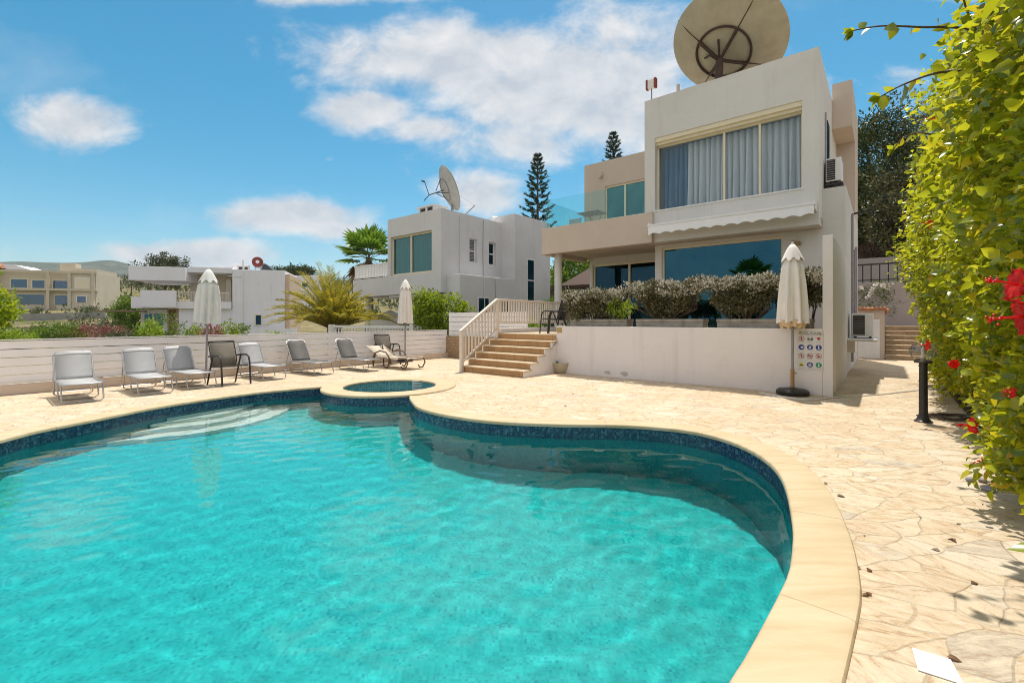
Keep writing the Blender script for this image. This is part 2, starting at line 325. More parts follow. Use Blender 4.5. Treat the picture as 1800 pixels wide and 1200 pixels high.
PINKF=mk_leaf('magenta_petal',[(0,(.16,.10,.05)),(.3,(.36,.10,.12)),(.6,(.46,.13,.16)),(.8,(.14,.16,.04)),(1,(.30,.07,.09))],.35)
WHITEF=mk_leaf('white_petal',[(0,(.80,.76,.70)),(1,(.72,.66,.58))],.3)
DRY=mk_leaf('dry_leaf',[(0,(.30,.17,.05)),(.6,(.18,.09,.04)),(1,(.38,.28,.06))],.2)
CACT=mk_leaf('cactus',[(0,(.08,.16,.06)),(1,(.12,.2,.07))],.1)
# ================================================================== setting
from mathutils.geometry import tessellate_polygon
def crom(P, step=.12, closed=False):
    out=[]; n=len(P)
    for i in range(n if closed else n-1):
        g=lambda k: P[k%n] if closed else P[max(0,min(n-1,k))]
        p0,p1,p2,p3=[np.array(g(i+k),float) for k in (-1,0,1,2)]
        m=max(2,int(np.linalg.norm(p2-p1)/step))
        for j in range(m):
            t=j/m; out.append(tuple(.5*((2*p1)+(p2-p0)*t+(2*p0-5*p1+4*p2-p3)*t*t+(3*p1-p0-3*p2+p3)*t**3)))
    if not closed: out.append(tuple(P[-1]))
    return out
CZ=.03
SPC=(-2.64,9.88); SPR=1.38; SPI=1.0
kp=[(721.5,695.2),(722,699),(727,706),(737,715),(767,724),(817,733),(883,740),(983,744),(1100,746),(1200,754),(1267,768),(1317,787),(1350,807),(1373,830),(1387,860),(1397,907),(1400,943),(1395,997),(1380,1035),(1347,1100),(1313,1162),(1292,1195)]
curve=[gp(x,y,CZ)[:2] for x,y in kp]+[(.62,1.5),(.05,1.12),(-.7,.86),(-1.8,.80),(-3.1,1.2),(-4.3,2.0),(-5.3,3.0),(-5.95,4.1)]
curve+=[gp(x,y,CZ)[:2] for x,y in [(0,772),(67,755),(160,737),(260,717),(333,705),(433,691),(500,684),(574,678)]]
main=crom(curve,.13)
def ang(p): return math.atan2(p[1]-SPC[1],p[0]-SPC[0])
a0=ang(main[-1]); a1=ang(main[0])
if a0>0: a0-=2*math.pi
arc=[(SPC[0]+SPR*math.cos(a0+(a1-a0)*i/22),SPC[1]+SPR*math.sin(a0+(a1-a0)*i/22)) for i in range(1,22)]
POOL=main+arc
def area(P): return .5*sum(P[i][0]*P[(i+1)%len(P)][1]-P[(i+1)%len(P)][0]*P[i][1] for i in range(len(P)))
if area(POOL)<0: pass
SGN=1 if area(POOL)>0 else -1
def normals(P,closed=True):
    n=len(P); out=[]
    for i in range(n):
        a=P[(i-1)%n] if closed else P[max(0,i-1)]; b=P[(i+1)%n] if closed else P[min(n-1,i+1)]
        dx,dy=b[0]-a[0],b[1]-a[1]; l=math.hypot(dx,dy) or 1
        out.append((dy/l*SGN,-dx/l*SGN))          # outward
    return out
def offs(P,d,closed=True): return [(p[0]+n[0]*d,p[1]+n[1]*d) for p,n in zip(P,normals(P,closed))]
def depth(x,y): u,v=HL(x,y); return -1.42-.05*min(max(u+7,-3),6)
# basin: floor + walls + band, one structure object each
fl=MB(); nP=len(POOL)
tri=tessellate_polygon([[Vector((p[0],p[1],0)) for p in POOL]])
fl.add([(p[0],p[1],depth(*p)) for p in POOL],[tuple(t) for t in tri])
tag(fl.build('pool_floor',POOLT),kind='structure')
def wallmesh(name,P,ztop,zbot,m,inward=0.0):
    vs=[];fs=[];uvs=[]; s=0; n=len(P); S=[0]
    for i in range(n): s+=math.hypot(P[(i+1)%n][0]-P[i][0],P[(i+1)%n][1]-P[i][1]); S.append(s)
    for i in range(n+1):
        p=P[i%n]; zb=zbot(*p) if callable(zbot) else zbot
        vs+=[(p[0],p[1],ztop),(p[0],p[1],zb)]
    fs=[(2*i,2*i+1,2*i+3,2*i+2) for i in range(n)]
    me=bpy.data.meshes.new(name); me.from_pydata(vs,[],fs); uv=me.uv_layers.new()
    for pl in me.polygons:
        for li in pl.loop_indices:
            vi=me.loops[li].vertex_index; uv.data[li].uv=(S[vi//2],vs[vi][2])
    me.polygons.foreach_set('use_smooth',[True]*len(me.polygons)); me.materials.append(m)
    return link(name,me)
tag(wallmesh('pool_wall',POOL,-.27,lambda x,y: depth(x,y)-.01,WALLT),kind='structure')
tag(wallmesh('pool_waterline_band',offs(POOL,-.004),-.012,-.275,BANDT),kind='structure')
# submerged entry steps, curved, along the far left wall
st=MB()
for k in range(4):
    c=gp(405,697,0); R=[1.78,1.42,1.06,.70][k]; zt=[-1.12,-.87,-.62,-.38][k]
    pts=[(c[0]-.62+R*1.02*math.cos(a)*1.0, c[1]+.15+R*math.sin(a)) for a in [math.radians(-62+ i*(124/24)) for i in range(25)]]
    pts=[(c[0]-.45+ (x-c[0]+.45)*.80 + (y-c[1])*.62*0, y) for x,y in pts]
    ring=[(x,y) for x,y in pts]+[(c[0]-1.3,c[1]+R),(c[0]-1.3,c[1]-R)]
    # keep inside the pool outline
    def clampin(q):
        best=min(range(nP),key=lambda i:(POOL[i][0]-q[0])**2+(POOL[i][1]-q[1])**2); nn=normals(POOL)[best]; d=(q[0]-POOL[best][0])*nn[0]+(q[1]-POOL[best][1])*nn[1]
        return (q[0]-nn[0]*max(0,d+.006*(k+1)), q[1]-nn[1]*max(0,d+.006*(k+1)))
    ring=[clampin(q) for q in ring]
    st.prism(ring,'z',-1.6,zt)
tag(st.build('pool_entry_steps',STEPP),kind='structure')
# water surface: real ripples
def waves(x,y):
    z=0
    for a,l,am,ph in WV: z=z+am*np.sin((x*math.cos(a)+y*math.sin(a))*2*math.pi/l+ph+.8*np.sin((x*math.sin(a)-y*math.cos(a))*2*math.pi/(l*2.7)+ph*2))
    return z
WV=[(RNG.uniform(0,6.28),l,(l**.75)*.0009*RNG.uniform(.6,1.3),RNG.uniform(0,6.28)) for l in (1.7,1.1,.8,.62,.5,.42,.36,.31,.27,.24,.21,.18,.16,.14)]
def inpoly(X,Y,P):
    r=np.zeros(X.shape,bool); n=len(P)
    for i in range(n):
        x1,y1=P[i]; x2,y2=P[(i+1)%n]
        if y1==y2: continue
        c=((Y<y1)!=(Y<y2))&(X<(x2-x1)*(Y-y1)/(y2-y1)+x1); r^=c
    return r
def water(name,P,z0,st,amp=1.0):
    xs=[p[0] for p in P]; ys=[p[1] for p in P]
    X,Y=np.meshgrid(np.arange(min(xs)-.1,max(xs)+.1,st),np.arange(min(ys)-.1,max(ys)+.1,st)); h,w=X.shape
    keep=inpoly(X,Y,P); kc=keep[:-1,:-1]|keep[1:,:-1]|keep[:-1,1:]|keep[1:,1:]
    Z=z0+amp*waves(X,Y); idx=np.arange(h*w).reshape(h,w)
    F=np.stack([idx[:-1,:-1],idx[:-1,1:],idx[1:,1:],idx[1:,:-1]],-1)[kc]
    used=np.unique(F); mp=np.full(h*w,-1); mp[used]=np.arange(len(used))
    V=np.stack([X.ravel(),Y.ravel(),Z.ravel()],-1)[used]
    me=bpy.data.meshes.new(name); me.from_pydata(V.tolist(),[],mp[F].tolist()); me.polygons.foreach_set('use_smooth',[True]*len(me.polygons)); me.materials.append(WATER)
    return link(name,me)
wt=tag(water('pool_water',POOL,-.15,.035),kind='structure')
spP=[(SPC[0]+SPI*math.cos(2*math.pi*i/64),SPC[1]+SPI*math.sin(2*math.pi*i/64)) for i in range(64)]
ws=tag(water('spa_water',spP,-.21,.035,.8),kind='structure')
# spa basin
sb=MB(); sb.lathe([(.99,-.02),(.99,-.50),(.62,-.51),(.60,-.95),(.02,-.95)],64,(SPC[0],SPC[1],0),None,False)
tag(sb.build('spa_basin',mk_mosaic('spa_mosaic',[(0,(.05,.22,.26)),(.5,(.10,.34,.36)),(1,(.22,.42,.42))],.03),smooth=40),kind='structure')
gv=MB()
for i in range(8): gv.box(SPC[0]+.53,SPC[0]+.73,SPC[1]+.70,SPC[1]+.75,0,0)
# coping strips
def put_uv(o,S):
    me=o.data; uv=me.uv_layers.new()
    for l in me.loops: uv.data[l.index].uv=(S[l.vertex_index],0)
    return o
def cope(P,closed,w,z,name):
    nn=normals(P,closed); prof=[(-.02,-.03),(-.02,.0),(-.012,.012),(.0,.016),(w-.03,.016),(w-.008,.008),(w,-.006),(w,-.045)]
    vs=[];fs=[];m=len(prof);n=len(P)
    for p,q in zip(P,nn):
        for d,h in prof: vs.append((p[0]+q[0]*d,p[1]+q[1]*d,z+h))
    for i in range(n if closed else n-1):
        for k in range(m-1): fs.append((i*m+k,((i+1)%n)*m+k,((i+1)%n)*m+k+1,i*m+k+1))
    if not closed: fs+= [tuple(range(m)),tuple((n-1)*m+k for k in range(m))]
    b=MB(); b.add(vs,fs); o=b.build(name,COPE,smooth=40); S=[0]
    for i in range(1,n): S.append(S[-1]+math.hypot(P[i][0]-P[i-1][0],P[i][1]-P[i-1][1]))
    return tag(put_uv(o,[S[i//m] for i in range(n*m)]),kind='structure')
cope(main,False,.31,CZ-.016,'pool_coping')
b=MB(); ring=[(SPI-.03,-.03),(SPI-.03,.0),(SPI-.015,.014),(SPI,.02),(SPR+.0,.02),(SPR+.02,.014),(SPR+.03,.0),(SPR+.03,-.03)]
vs=[];fs=[]
for k in range(72):
    a=2*math.pi*k/72
    for r,z in ring: vs.append((SPC[0]+r*math.cos(a),SPC[1]+r*math.sin(a),CZ-.012+z))
for k in range(72):
    for i in range(7): fs.append((k*8+i,((k+1)%72)*8+i,((k+1)%72)*8+i+1,k*8+i+1))
b.add(vs,fs); tag(put_uv(b.build('spa_coping',COPE,smooth=40),[.4+1.38*2*math.pi*min(k,71.5)/72 for k in range(72) for _ in range(8)]),kind='structure')
# skimmer grate of the spa
sk,o=thing('spa_skimmer_grate','white plastic grate set in the far wall of the round spa','grate',(SPC[0]+.42,SPC[1]+.875,-.10)),0
m=MB()
for i in range(6): m.box(-.12,.12,-.02,.0,-.09+i*.036,-.09+i*.036+.016)
m.box(-.13,-.11,-.02,.0,-.1,.11); m.box(.11,.13,-.02,.0,-.1,.11); m.build('grate_bars',PAINTW,sk)
# deck
outer=[HW(u,v)[:2] for u,v in [(-13.2,-9),(12,-9),(12,24.2),(-.79,24.2),(-.79,10.6),(-9.3,10.6),(-9.3,12.2),(-13.2,12.2)]]
h1=offs(POOL,.12); h1=[p for i,p in enumerate(h1) if not math.hypot(p[0]-SPC[0],p[1]-SPC[1])<1.2]
hole=[]
for p in offs(POOL,.10)[:len(main)]: hole.append(p)
# hole runs round the spa's outside too, so pool and spa share one opening
aa1=ang(hole[0]); aa0=ang(hole[-1])
if aa0<aa1: aa0+=2*math.pi
for i in range(1,30):
    t=aa0+(aa1-aa0)*i/30; hole.append((SPC[0]+1.2*math.cos(t),SPC[1]+1.2*math.sin(t)))
pl=[[Vector((p[0],p[1],0)) for p in outer],[Vector((p[0],p[1],0)) for p in hole]]
tri=tessellate_polygon(pl); allp=outer+hole
d=MB(); d.add([(p[0],p[1],0) for p in allp],[tuple(t) for t in tri])
no=len(outer); d.add([(p[0],p[1],0) for p in outer]+[(p[0],p[1],-3) for p in outer],[(i,(i+1)%no,(i+1)%no+no,i+no) for i in range(no)])
tag(d.build('pool_deck',FLAG),kind='structure')
# soil strip under the hibiscus hedge
SOIL=surf('dark_soil',(.10,.07,.045),(.06,.04,.028),5,.95,.6,30)
b=MB(); b.add([HW(.98,-2,.006),HW(4,-2,.006),HW(4,21,.006),HW(.98,21,.006)],[(0,1,2,3)]); tag(b.build('hedge_bed_soil',SOIL),kind='structure')
# terrain
def smooth(a,b,x): t=np.clip((x-a)/(b-a),0,1); return t*t*(3-2*t)
def terr(x,y):
    x=np.asarray(x,float); y=np.asarray(y,float)
    u=CU*x+SU*y; v=-SU*x+CU*y
    h=-.7+.075*np.clip(y-34,0,60)+.112*np.clip(y-94,0,260)
    h=h-6*smooth(5,40,-x-y*.9)*(1-smooth(35,60,y))
    h=h+.9*np.sin(x*.05+1)*np.sin(y*.043)*smooth(60,120,y)+1.2*np.sin(x*.016)*smooth(150,260,y)
    back=smooth(22.5,25,v)*smooth(-17,-12,u); h=h*(1-back)+back*(2.6+.12*np.clip(v-25,0,200)*smooth(-10,5,u)+.02*np.clip(v-25,0,200))
    inn=(u>-13.6)&(u<13)&(v>-10)&(v<24.4); h=np.where(inn,-3.0,h)
    return h
gx=np.unique(np.concatenate([np.arange(-60,50,1.5),np.arange(-180,160,6),np.linspace(-900,900,61)])); gy=np.unique(np.concatenate([np.arange(-30,60,1.5),np.arange(60,200,5),np.linspace(200,900,50)]))
X,Y=np.meshgrid(gx,gy); Z=terr(X,Y); h,w=X.shape; idx=np.arange(h*w).reshape(h,w)
b=MB(); b.v=np.stack([X.ravel(),Y.ravel(),Z.ravel()],-1).tolist(); b.f=np.stack([idx[:-1,:-1],idx[:-1,1:],idx[1:,1:],idx[1:,:-1]],-1).reshape(-1,4).tolist()
def mk_terrain():
    m,nt,out=mat('hillside_ground'); co=objco(nt)
    c=ramp(nt,noise(nt,.12,7,.65,co),[(.3,(.10,.10,.045)),(.45,(.16,.15,.07)),(.58,(.28,.22,.12)),(.75,(.36,.29,.18))])
    c=mixc(nt,ramp(nt,noise(nt,.7,5,.7,co),[(.5,(0,0,0)),(.62,(.8,.8,.8))]),c,(.07,.09,.035))
    bsdf(nt,out,c,.95,bump(nt,noise(nt,1.5,5,.7,co),.6,.3),0,.1); return m
tag(b.build('ground',mk_terrain(),smooth=60),kind='structure')
# far mountains
def mk_mount():
    m,nt,out=mat('mountain_scrub'); co=objco(nt)
    c=ramp(nt,noise(nt,.012,7,.65,co),[(.3,(.05,.065,.045)),(.55,(.09,.10,.065)),(.75,(.19,.17,.125))]); bsdf(nt,out,c,.95,bump(nt,noise(nt,.01,6,.6,co),1,30),0,.05); return m
MM=mk_mount()
ridge=[(-400,470),(-200,463),(-60,459),(0,458),(40,457),(90,457),(120,459),(140,460),(165,455),(185,453),(205,456),(230,462),(250,467),(275,472),(320,478),(380,486),(450,495),(560,505),(760,520)]
vs=[];fs=[];rows=9;D=2600
for i,(x,y) in enumerate(ridge):
    for k in range(rows):
        t=k/(rows-1); Yd=D-t*1300; top=EYE+(562-y)/800*D-10
        zz=top*(1-t)**1.25+ (25*math.sin(i*2.1+k*1.3)+15*math.sin(i*4.7+k*2.2))*(.15+t)*(1-t)
        vs.append(((x-900)/800*D+ (30*math.sin(k*1.7+i) if k else 0),Yd,max(-40,zz) if k<rows-1 else -40))
for i in range(len(ridge)-1):
    for k in range(rows-1): fs.append((i*rows+k,(i+1)*rows+k,(i+1)*rows+k+1,i*rows+k+1))
b=MB(); b.add(vs,fs); o=b.build('mountains',MM,smooth=80); s=o.modifiers.new('s','SUBSURF'); s.levels=2; s.render_levels=2; tag(o,kind='structure')
# plain out to the horizon
b=MB(); b.add([(-3400,-3400,-42),(3400,-3400,-42),(3400,3400,-42),(-3400,3400,-42)],[(0,1,2,3)]); tag(b.build('distant_land',MM),kind='structure')

def mk_haze():
    m=bpy.data.materials.new('haze'); m.use_nodes=True; nt=m.node_tree; nt.nodes.clear(); out=nt.nodes.new('ShaderNodeOutputMaterial')
    v=nt.nodes.new('ShaderNodeVolumePrincipled'); v.inputs['Color'].default_value=(.80,.90,1,1); v.inputs['Density'].default_value=HAZE; v.inputs['Anisotropy'].default_value=.3; nt.links.new(v.outputs[0],out.inputs['Volume']); return m
if HAZE>0: tag(MB().box(-3500,3500,-3500,3500,-43,400).build('haze',mk_haze()),kind='stuff')
# ================================================================== the villa
def window(parent,o,name,u0,u1,z0,z1,v,mull,glass,fm,fw=.07,dp_=.09,curt=None,pv=.045):
    m=MB(o); a=.002
    m.box(u0,u1,v,v+dp_,z1-fw,z1); m.box(u0,u1,v,v+dp_,z0,z0+fw)
    m.box(u0,u0+fw,v+a,v+dp_-a,z0+fw,z1-fw); m.box(u1-fw,u1,v+a,v+dp_-a,z0+fw,z1-fw)
    for c in mull: m.box(c-fw*.55,c+fw*.55,v-.012,v+dp_-a,z0+fw,z1-fw)
    f=m.build(name,fm,parent)
    e=[u0+fw]+[q for c in mull for q in (c-fw*.55,c+fw*.55)]+[u1-fw]
    for i in range(0,len(e),2):
        MB(o).box(e[i],e[i+1],v+pv,v+pv+.012,z0+fw,z1-fw).build('pane',glass,f)
    return f
def curtain(parent,o,u0,u1,z0,z1,v,m,wl=.16,am=.05,seed=1):
    r=random.Random(seed); n=max(8,int((u1-u0)/.018)); b=MB(o); vs=[]; ph=r.uniform(0,6)
    for i in range(n+1):
        u=u0+(u1-u0)*i/n; ph+=2*math.pi/wl*(u1-u0)/n*r.uniform(.6,1.4)
        for k in range(4):
            z=z1-(z1-z0)*k/3; vs.append((u+.012*k*math.sin(ph*.5),v+am*(.55+.2*k)*(1-2*abs(math.sin(ph*.5))**.6),z))
    b.add(vs,[(i*4+k,(i+1)*4+k,(i+1)*4+k+1,i*4+k+1) for i in range(n) for k in range(3)]); return b.build('curtain',m,parent,smooth=80)
V,o=hthing('villa','large white two storey modern villa behind the pool with a long curtained upper window','house',-6,14.7,0)
B=lambda: MB(o)
# ground floor
m=B(); m.box(-2.2,-.78,14.7,15.0,0,3.9); m.box(-5.9,-5.675,14.7,15.0,1.0,3.9); m.box(-5.675,-2.2,14.7,15.0,3.80,3.9)
m.box(-5.675,-2.2,14.7,15.0,1.0,1.08)
m.box(-1.29,-.78,14.7,21.4,3.902,4.95); m.box(-1.03,-.78,15.0,21.4,0,3.9)
m.box(-5.9,-5.7,15.0,16.7,1.0,3.9); m.box(-9.5,-9.36,16.7,17.0,1.0,3.9); m.box(-9.36,-5.9,16.7,17.0,3.72,3.998)
m.box(-9.5,-1.03,21.2,21.4,0,3.9); m.box(-9.5,-9.36,17.0,21.2,1,3.9)
m.build('ground_floor_wall',WHITE,V)
m=B(); m.box(-9.3,-1.05,15.1,21.1,.98,1.06); m.box(-9.3,-1.05,18.9,19.0,1.06,3.88); m.build('room_interior',DARKIN,V)
window(V,o,'picture_window',-5.675,-2.2,1.08,3.80,14.78,[],GLASSD,CREAMTRIM,.06,curt=None)
m=B(); m.box(-5.72,-5.62,14.66,14.7,1.0,3.9)
curtain(V,o,-5.55,-4.3,1.1,3.78,15.15,CURTB,.3,.05,4)
window(V,o,'sliding_door',-9.36,-5.9,1.06,3.72,16.78,[-7.77],GLASSD2,CREAMTRIM,.08)
# slabs, balcony
m=B(); m.box(-9.82,-1.30,14.0,21.4,4.0,4.12); m.box(-5.9,-1.295,14.252,15.0,3.902,3.999); m.build('balcony_slab',CREAM,V)
m=B(); m.box(-9.84,-5.62,13.75,13.99,3.86,4.82,.012); m.box(-9.84,-9.60,13.992,16.7,3.84,4.82,.012)
m.build('balcony_parapet',CREAM,V)
m=B(); m.lathe([(.145,1.05),(.145,3.99)],28,(-9.5,14.35,0)); m.build('column',WHITE,V,smooth=40)
g=B(); 
gb=MB(o).box(-9.78,-7.86,13.86,13.872,4.82,5.86).build('balustrade_pane',GLASSB,V)
MB(o).box(-7.83,-5.93,13.86,13.872,4.82,5.86).build('balustrade_pane',GLASSB,V)
MB(o).box(-9.74,-9.728,13.95,16.65,4.82,5.86).build('balustrade_pane',GLASSB,V)
# upper block
m=B(); F0,F1=13.9,14.25
m.box(-5.92,-1.29,F0,F1,7.15,8.4); m.box(-5.92,-1.29,F0,F1,3.88,4.86)
m.box(-5.92,-5.585,F0,F1,4.86,7.15); m.box(-1.656,-1.29,F0,F1,4.86,7.15)
m.box(-1.54,-1.29,F1,19.4,4.122,8.4); m.box(-5.92,-5.67,F1,19.4,4.122,8.4); m.box(-5.67,-1.54,18.9,19.4,4.122,8.4)
m.build('upper_storey_wall',WHITE,V)
m=B(); m.box(-5.67,-1.54,F1,18.9,7.85,8.0); m.build('roof',CONC,V)
m=B(); m.box(-5.6,-1.6,17.6,17.7,4.13,7.84); m.build('upper_room_interior',DARKIN,V)
m=B(); m.box(-5.585,-1.656,13.93,14.16,7.02,7.148); m.box(-5.585,-1.656,14.0,14.16,6.93,7.018); m.build('window_head_trim',CREAMTRIM,V)
m=B(); m.box(-5.62,-1.62,13.87,14.1,4.835,4.872,.008); m.build('window_sill',PAINTW,V)
window(V,o,'upper_window',-5.585,-1.656,4.872,6.93,14.12,[-3.6,-2.68],GLASSU,CREAMTRIM,.048)
curtain(V,o,-4.75,-1.70,4.9,6.92,14.46,CURT,.17,.13,2); curtain(V,o,-5.52,-4.7,4.9,6.92,14.6,CURTB,.17,.12,3)
# left upper room
m=B(); m.box(-9.75,-8.8,16.7,17.0,4.122,7.9); m.box(-8.8,-7.0,16.7,17.0,6.86,7.9); m.box(-7.0,-5.92,16.7,17.0,4.122,7.9)
m.box(-9.75,-9.5,17.0,21.4,4.122,7.9); m.box(-9.5,-5.92,21.2,21.4,4.122,7.9); m.box(-9.5,-5.92,17,21.2,7.5,7.65)
m.build('balcony_room_wall',CREAM,V)
window(V,o,'balcony_door',-8.8,-7.0,4.14,6.86,16.76,[-7.94],GLASST,CREAMTRIM,.07)
m=B(); m.box(-9.4,-6,18.2,18.3,4.13,7.4); m.build('balcony_room_interior',DARKIN,V)
# rear volume with deep eaves
m=B(); m.box(-1.288,-.78,17.6,19.3,7.48,8.9); m.box(-1.9,-.78,19.302,21.4,4.952,8.9); m.box(-9.5,-1.9,19.402,21.2,7.66,8.2); m.build('rear_storey_wall',CREAM,V)
m=B(); m.box(-1.292,-1.27,15.9,16.5,5.6,7.2); m.build('side_window',GLASSD2,V)
# awning
A=B(); A.prism([(13.9,4.43),(13.62,4.40),(13.44,4.33),(13.44,4.26),(13.9,4.24)],'x',-5.60,-1.35)
aw=A.build('awning',AWNM,V)
m=B(); n=150; zb=lambda u:4.03+.055*abs(math.sin((u+5.6)*math.pi/.36)); pts=[]
for i in range(n+1):
    u=-5.6+4.25*i/n; pts.append((u,zb(u)))
m.prism([(-5.6,4.30)]+pts+[(-1.35,4.30)],'y',13.405,13.413); m.build('valance',AWNM,aw)
m=B(); m.box(-5.63,-1.32,13.39,13.45,4.29,4.35,.01); m.box(-1.36,-1.33,13.45,13.9,4.2,4.42); m.box(-5.62,-5.59,13.45,13.9,4.2,4.42); m.build('front_bar',PAINTW,aw)
# lamps and pipes on the walls
m=B(); m.box(-1.90,-1.78,14.58,14.7,3.50,3.60,.01); m.tube([(-1.84,14.6,3.55),(-1.95,14.42,3.56)],.05,10); m.build('wall_lamp',surf('brass',(.35,.26,.12),(.28,.2,.1),9,.4,.05),V,smooth=40)
for (u,z) in ((-8.95,7.35),(-6.2,7.6)):
    m=B(); m.box(u-.07,u+.07,16.6,16.7,z-.1,z+.1,.02); m.box(u-.04,u+.04,16.52,16.62,z-.14,z-.02,.01); m.build('wall_lamp',CREAM,V)
m=B(); m.tube([(-.74,19.2,3.9),(-.74,19.2,1.0)],.03,8); m.tube([(-.74,18.2,3.7),(-.74,18.2,1.4)],.025,8); m.tube([(-.74,16.9,4.6),(-.74,16.9,.2)],.03,8); m.build('drain_pipe',GREYPOLE,V,smooth=40)
m=B(); m.tube([(-1.26,15.3,7.2),(-1.26,15.25,6.9),(-1.26,15.25,5.0)],.018,6); m.build('cable',GREYPOLE,V)
m=B(); m.tube([(-.78,17.5,4.7),(-.35,17.4,4.75),(-.2,17.4,4.85)],.03,6); m.tube([(-.35,17.4,4.75),(-.3,17.38,4.6)],.04,6); m.build('floodlight_bracket',DARKM,V)
m=B(); m.box(-.78,-.14,14.6,17.0,.90,.95,.008); m.box(-.78,-.6,14.8,14.9,.6,.9); m.build('unit_ledge',WHITE,V)
m=B(); m.prism([(14.72,-.1)]+[(14.72,1.05),(14.72,3.04)],'x',-.9,-.89)
# pier wall and low wall of the terrace
T,o2=hthing('pier_wall','tall narrow white wall end beside the pool rules sign','wall',-.83,10.45)
MB(o2).box(-.915,-.752,10.45,14.69,0,3.05,.006).build('wall_panel',LOWW,T)
T2,o3=hthing('terrace_wall','long low white rendered wall holding up the terrace','wall',-4,10.5)
MB(o3).box(-6.98,-.917,10.452,10.60,0,1.28,.008).build('wall_panel',LOWW,T2)
m=MB(o3); m.box(-6.96,-6.80,10.442,10.452,1.10,1.24); m.build('tile_plaque',surf('yellow_plaque',(.50,.36,.14),(.36,.25,.1),30,.6,.1),T2)
for uc,zc,w in ((-5.43,.12,.10),(-4.98,.125,.13)):
    rr_=random.Random(int(w*100)); m=MB(o3); n=13; P=[(uc+w*(.55+.45*rr_.random())*math.cos(2*math.pi*i/n),zc+.6*w*(.45+.55*rr_.random())*math.sin(2*math.pi*i/n)) for i in range(n)]
    m.prism(P,'y',10.449,10.4535); m.build('flaked_patch',surf('bare_render',(.36,.32,.30),(.62,.57,.54),40,.95,.5,60),T2)
# terrace floor (setting)
m=MB(); m.box(-9.36,-.92,10.602,16.69,.0,1.05); m.box(-9.0,-6.99,10.47,10.6,.9,1.046)
t=m.build('terrace',TREAD,None,loc=(0,0,0),rot=(0,0,A_H)); tag(t,kind='structure')
# front steps
S,o=hthing('garden_steps','wide tiled steps with stone treads rising from the pool deck to the terrace','steps',-8.1,9.7)
side=MB(o); pr=[(8.99,0)]
for i in range(6):
    v0=8.99+.3*i; pr+=[(v0,.175*(i+1)-.034),(v0+.3 if i<5 else 10.47,.175*(i+1)-.034)]
pr+=[(10.47,0)]
side.prism(pr,'x',-7.0,-6.96); side.build('side_wall',LOWW,S); MB(o).prism(pr,'x',-9.24,-9.20).build('side_wall',LOWW,S)
for i in range(6):
    v0=8.96+.3*i; MB(o).box(-9.20,-7.0,v0+.03,10.45,.175*i,.175*(i+1)-.034).build('riser',STEPT,S)
    MB(o).box(-9.22,-6.94,v0-.01,v0+.345 if i<5 else 10.6,.175*(i+1)-.034,.175*(i+1)+ (0 if i<5 else .003),.012).build('tread',TREAD,S)
# railing
R,o=hthing('stair_railing','cream painted baluster railing down the left side of the tiled steps','railing',-9.1,9.7)
m=MB(o); m.box(-9.17,-9.08,8.88,8.97,0,1.12,.006); m.build('newel_post',RAILW,R)
m=MB(o); m.box(-9.17,-9.08,10.40,10.49,.9,2.06,.006); m.build('newel_post',RAILW,R)
def slope(v): return (v-8.97)/(10.40-8.97)*.92
m=MB(o); m.prism([(8.86,1.08),(10.42,2.03),(10.42,2.10),(8.86,1.15)],'x',-9.175,-9.075); m.build('handrail',RAILW,R)
m=MB(o); m.prism([(8.97,.25),(10.40,1.17),(10.40,1.22),(8.97,.30)],'x',-9.15,-9.10); m.build('bottom_rail',RAILW,R)
for i in range(10):
    v=9.08+i*.135; s=slope(v); MB(o).box(-9.145,-9.105,v-.02,v+.02,.28+s,1.10+s).build('baluster',RAILW,R)
R2,o=hthing('terrace_railing','level cream baluster railing along the left edge of the terrace','railing',-9.1,12)
m=MB(o); m.box(-9.165,-9.085,10.49,14.2,2.03,2.095,.006); m.build('handrail',RAILW,R2)
m=MB(o); m.box(-9.15,-9.10,10.49,14.2,1.33,1.38); m.build('bottom_rail',RAILW,R2)
for i in range(28):
    v=10.6+i*.13; MB(o).box(-9.145,-9.105,v-.02,v+.02,1.38,2.03).build('baluster',RAILW,R2)
m=MB(o); m.box(-9.17,-9.08,14.2,14.29,1.05,2.1); m.build('newel_post',RAILW,R2)
K,o=hthing('terrace_kerb','low white kerb under the terrace railing','kerb',-9.2,12); MB(o).box(-9.36,-9.1,10.6,16.6,1.05,1.19,.01).build('kerb_block',LOWW,K)
# air conditioners
def ac(label,u0,u1,v0,v1,z0,z1):
    t,o=hthing('air_conditioner',label,'air conditioner',(u0+u1)/2,(v0+v1)/2,z0,'outdoor air conditioner units')
    MB(o).box(u0,u1,v0,v1,z0+.05,z1,.015).build('casing',PAINTW,t)
    m=MB(o); w=(u1-u0)
    m.box(u0+.06*w,u0+.62*w,v0-.012,v0,z0+.09,z1-.04); m.build('grille',DARKM,t)
    m=MB(o); m.box(u0+.04,u0+.09,v0,v1,z0,z0+.05); m.box(u1-.09,u1-.04,v0,v1,z0,z0+.05); m.build('foot_bracket',DARKM,t)
    m=MB(o)
    for i in range(9): z=z0+.12+(z1-z0-.2)*i/8; m.box(u0+.06*w,u0+.62*w,v0-.02,v0-.012,z,z+.012)
    m.build('grille_bars',GREYPOLE,t)
ac('outdoor air conditioner unit on the ledge low on the villa side wall',-.70,-.24,15.6,16.3,.95,1.62)
ac('outdoor air conditioner unit high beside the upper curtained window',-1.24,-.90,15.0,15.8,5.14,5.82)
for s in (): pass
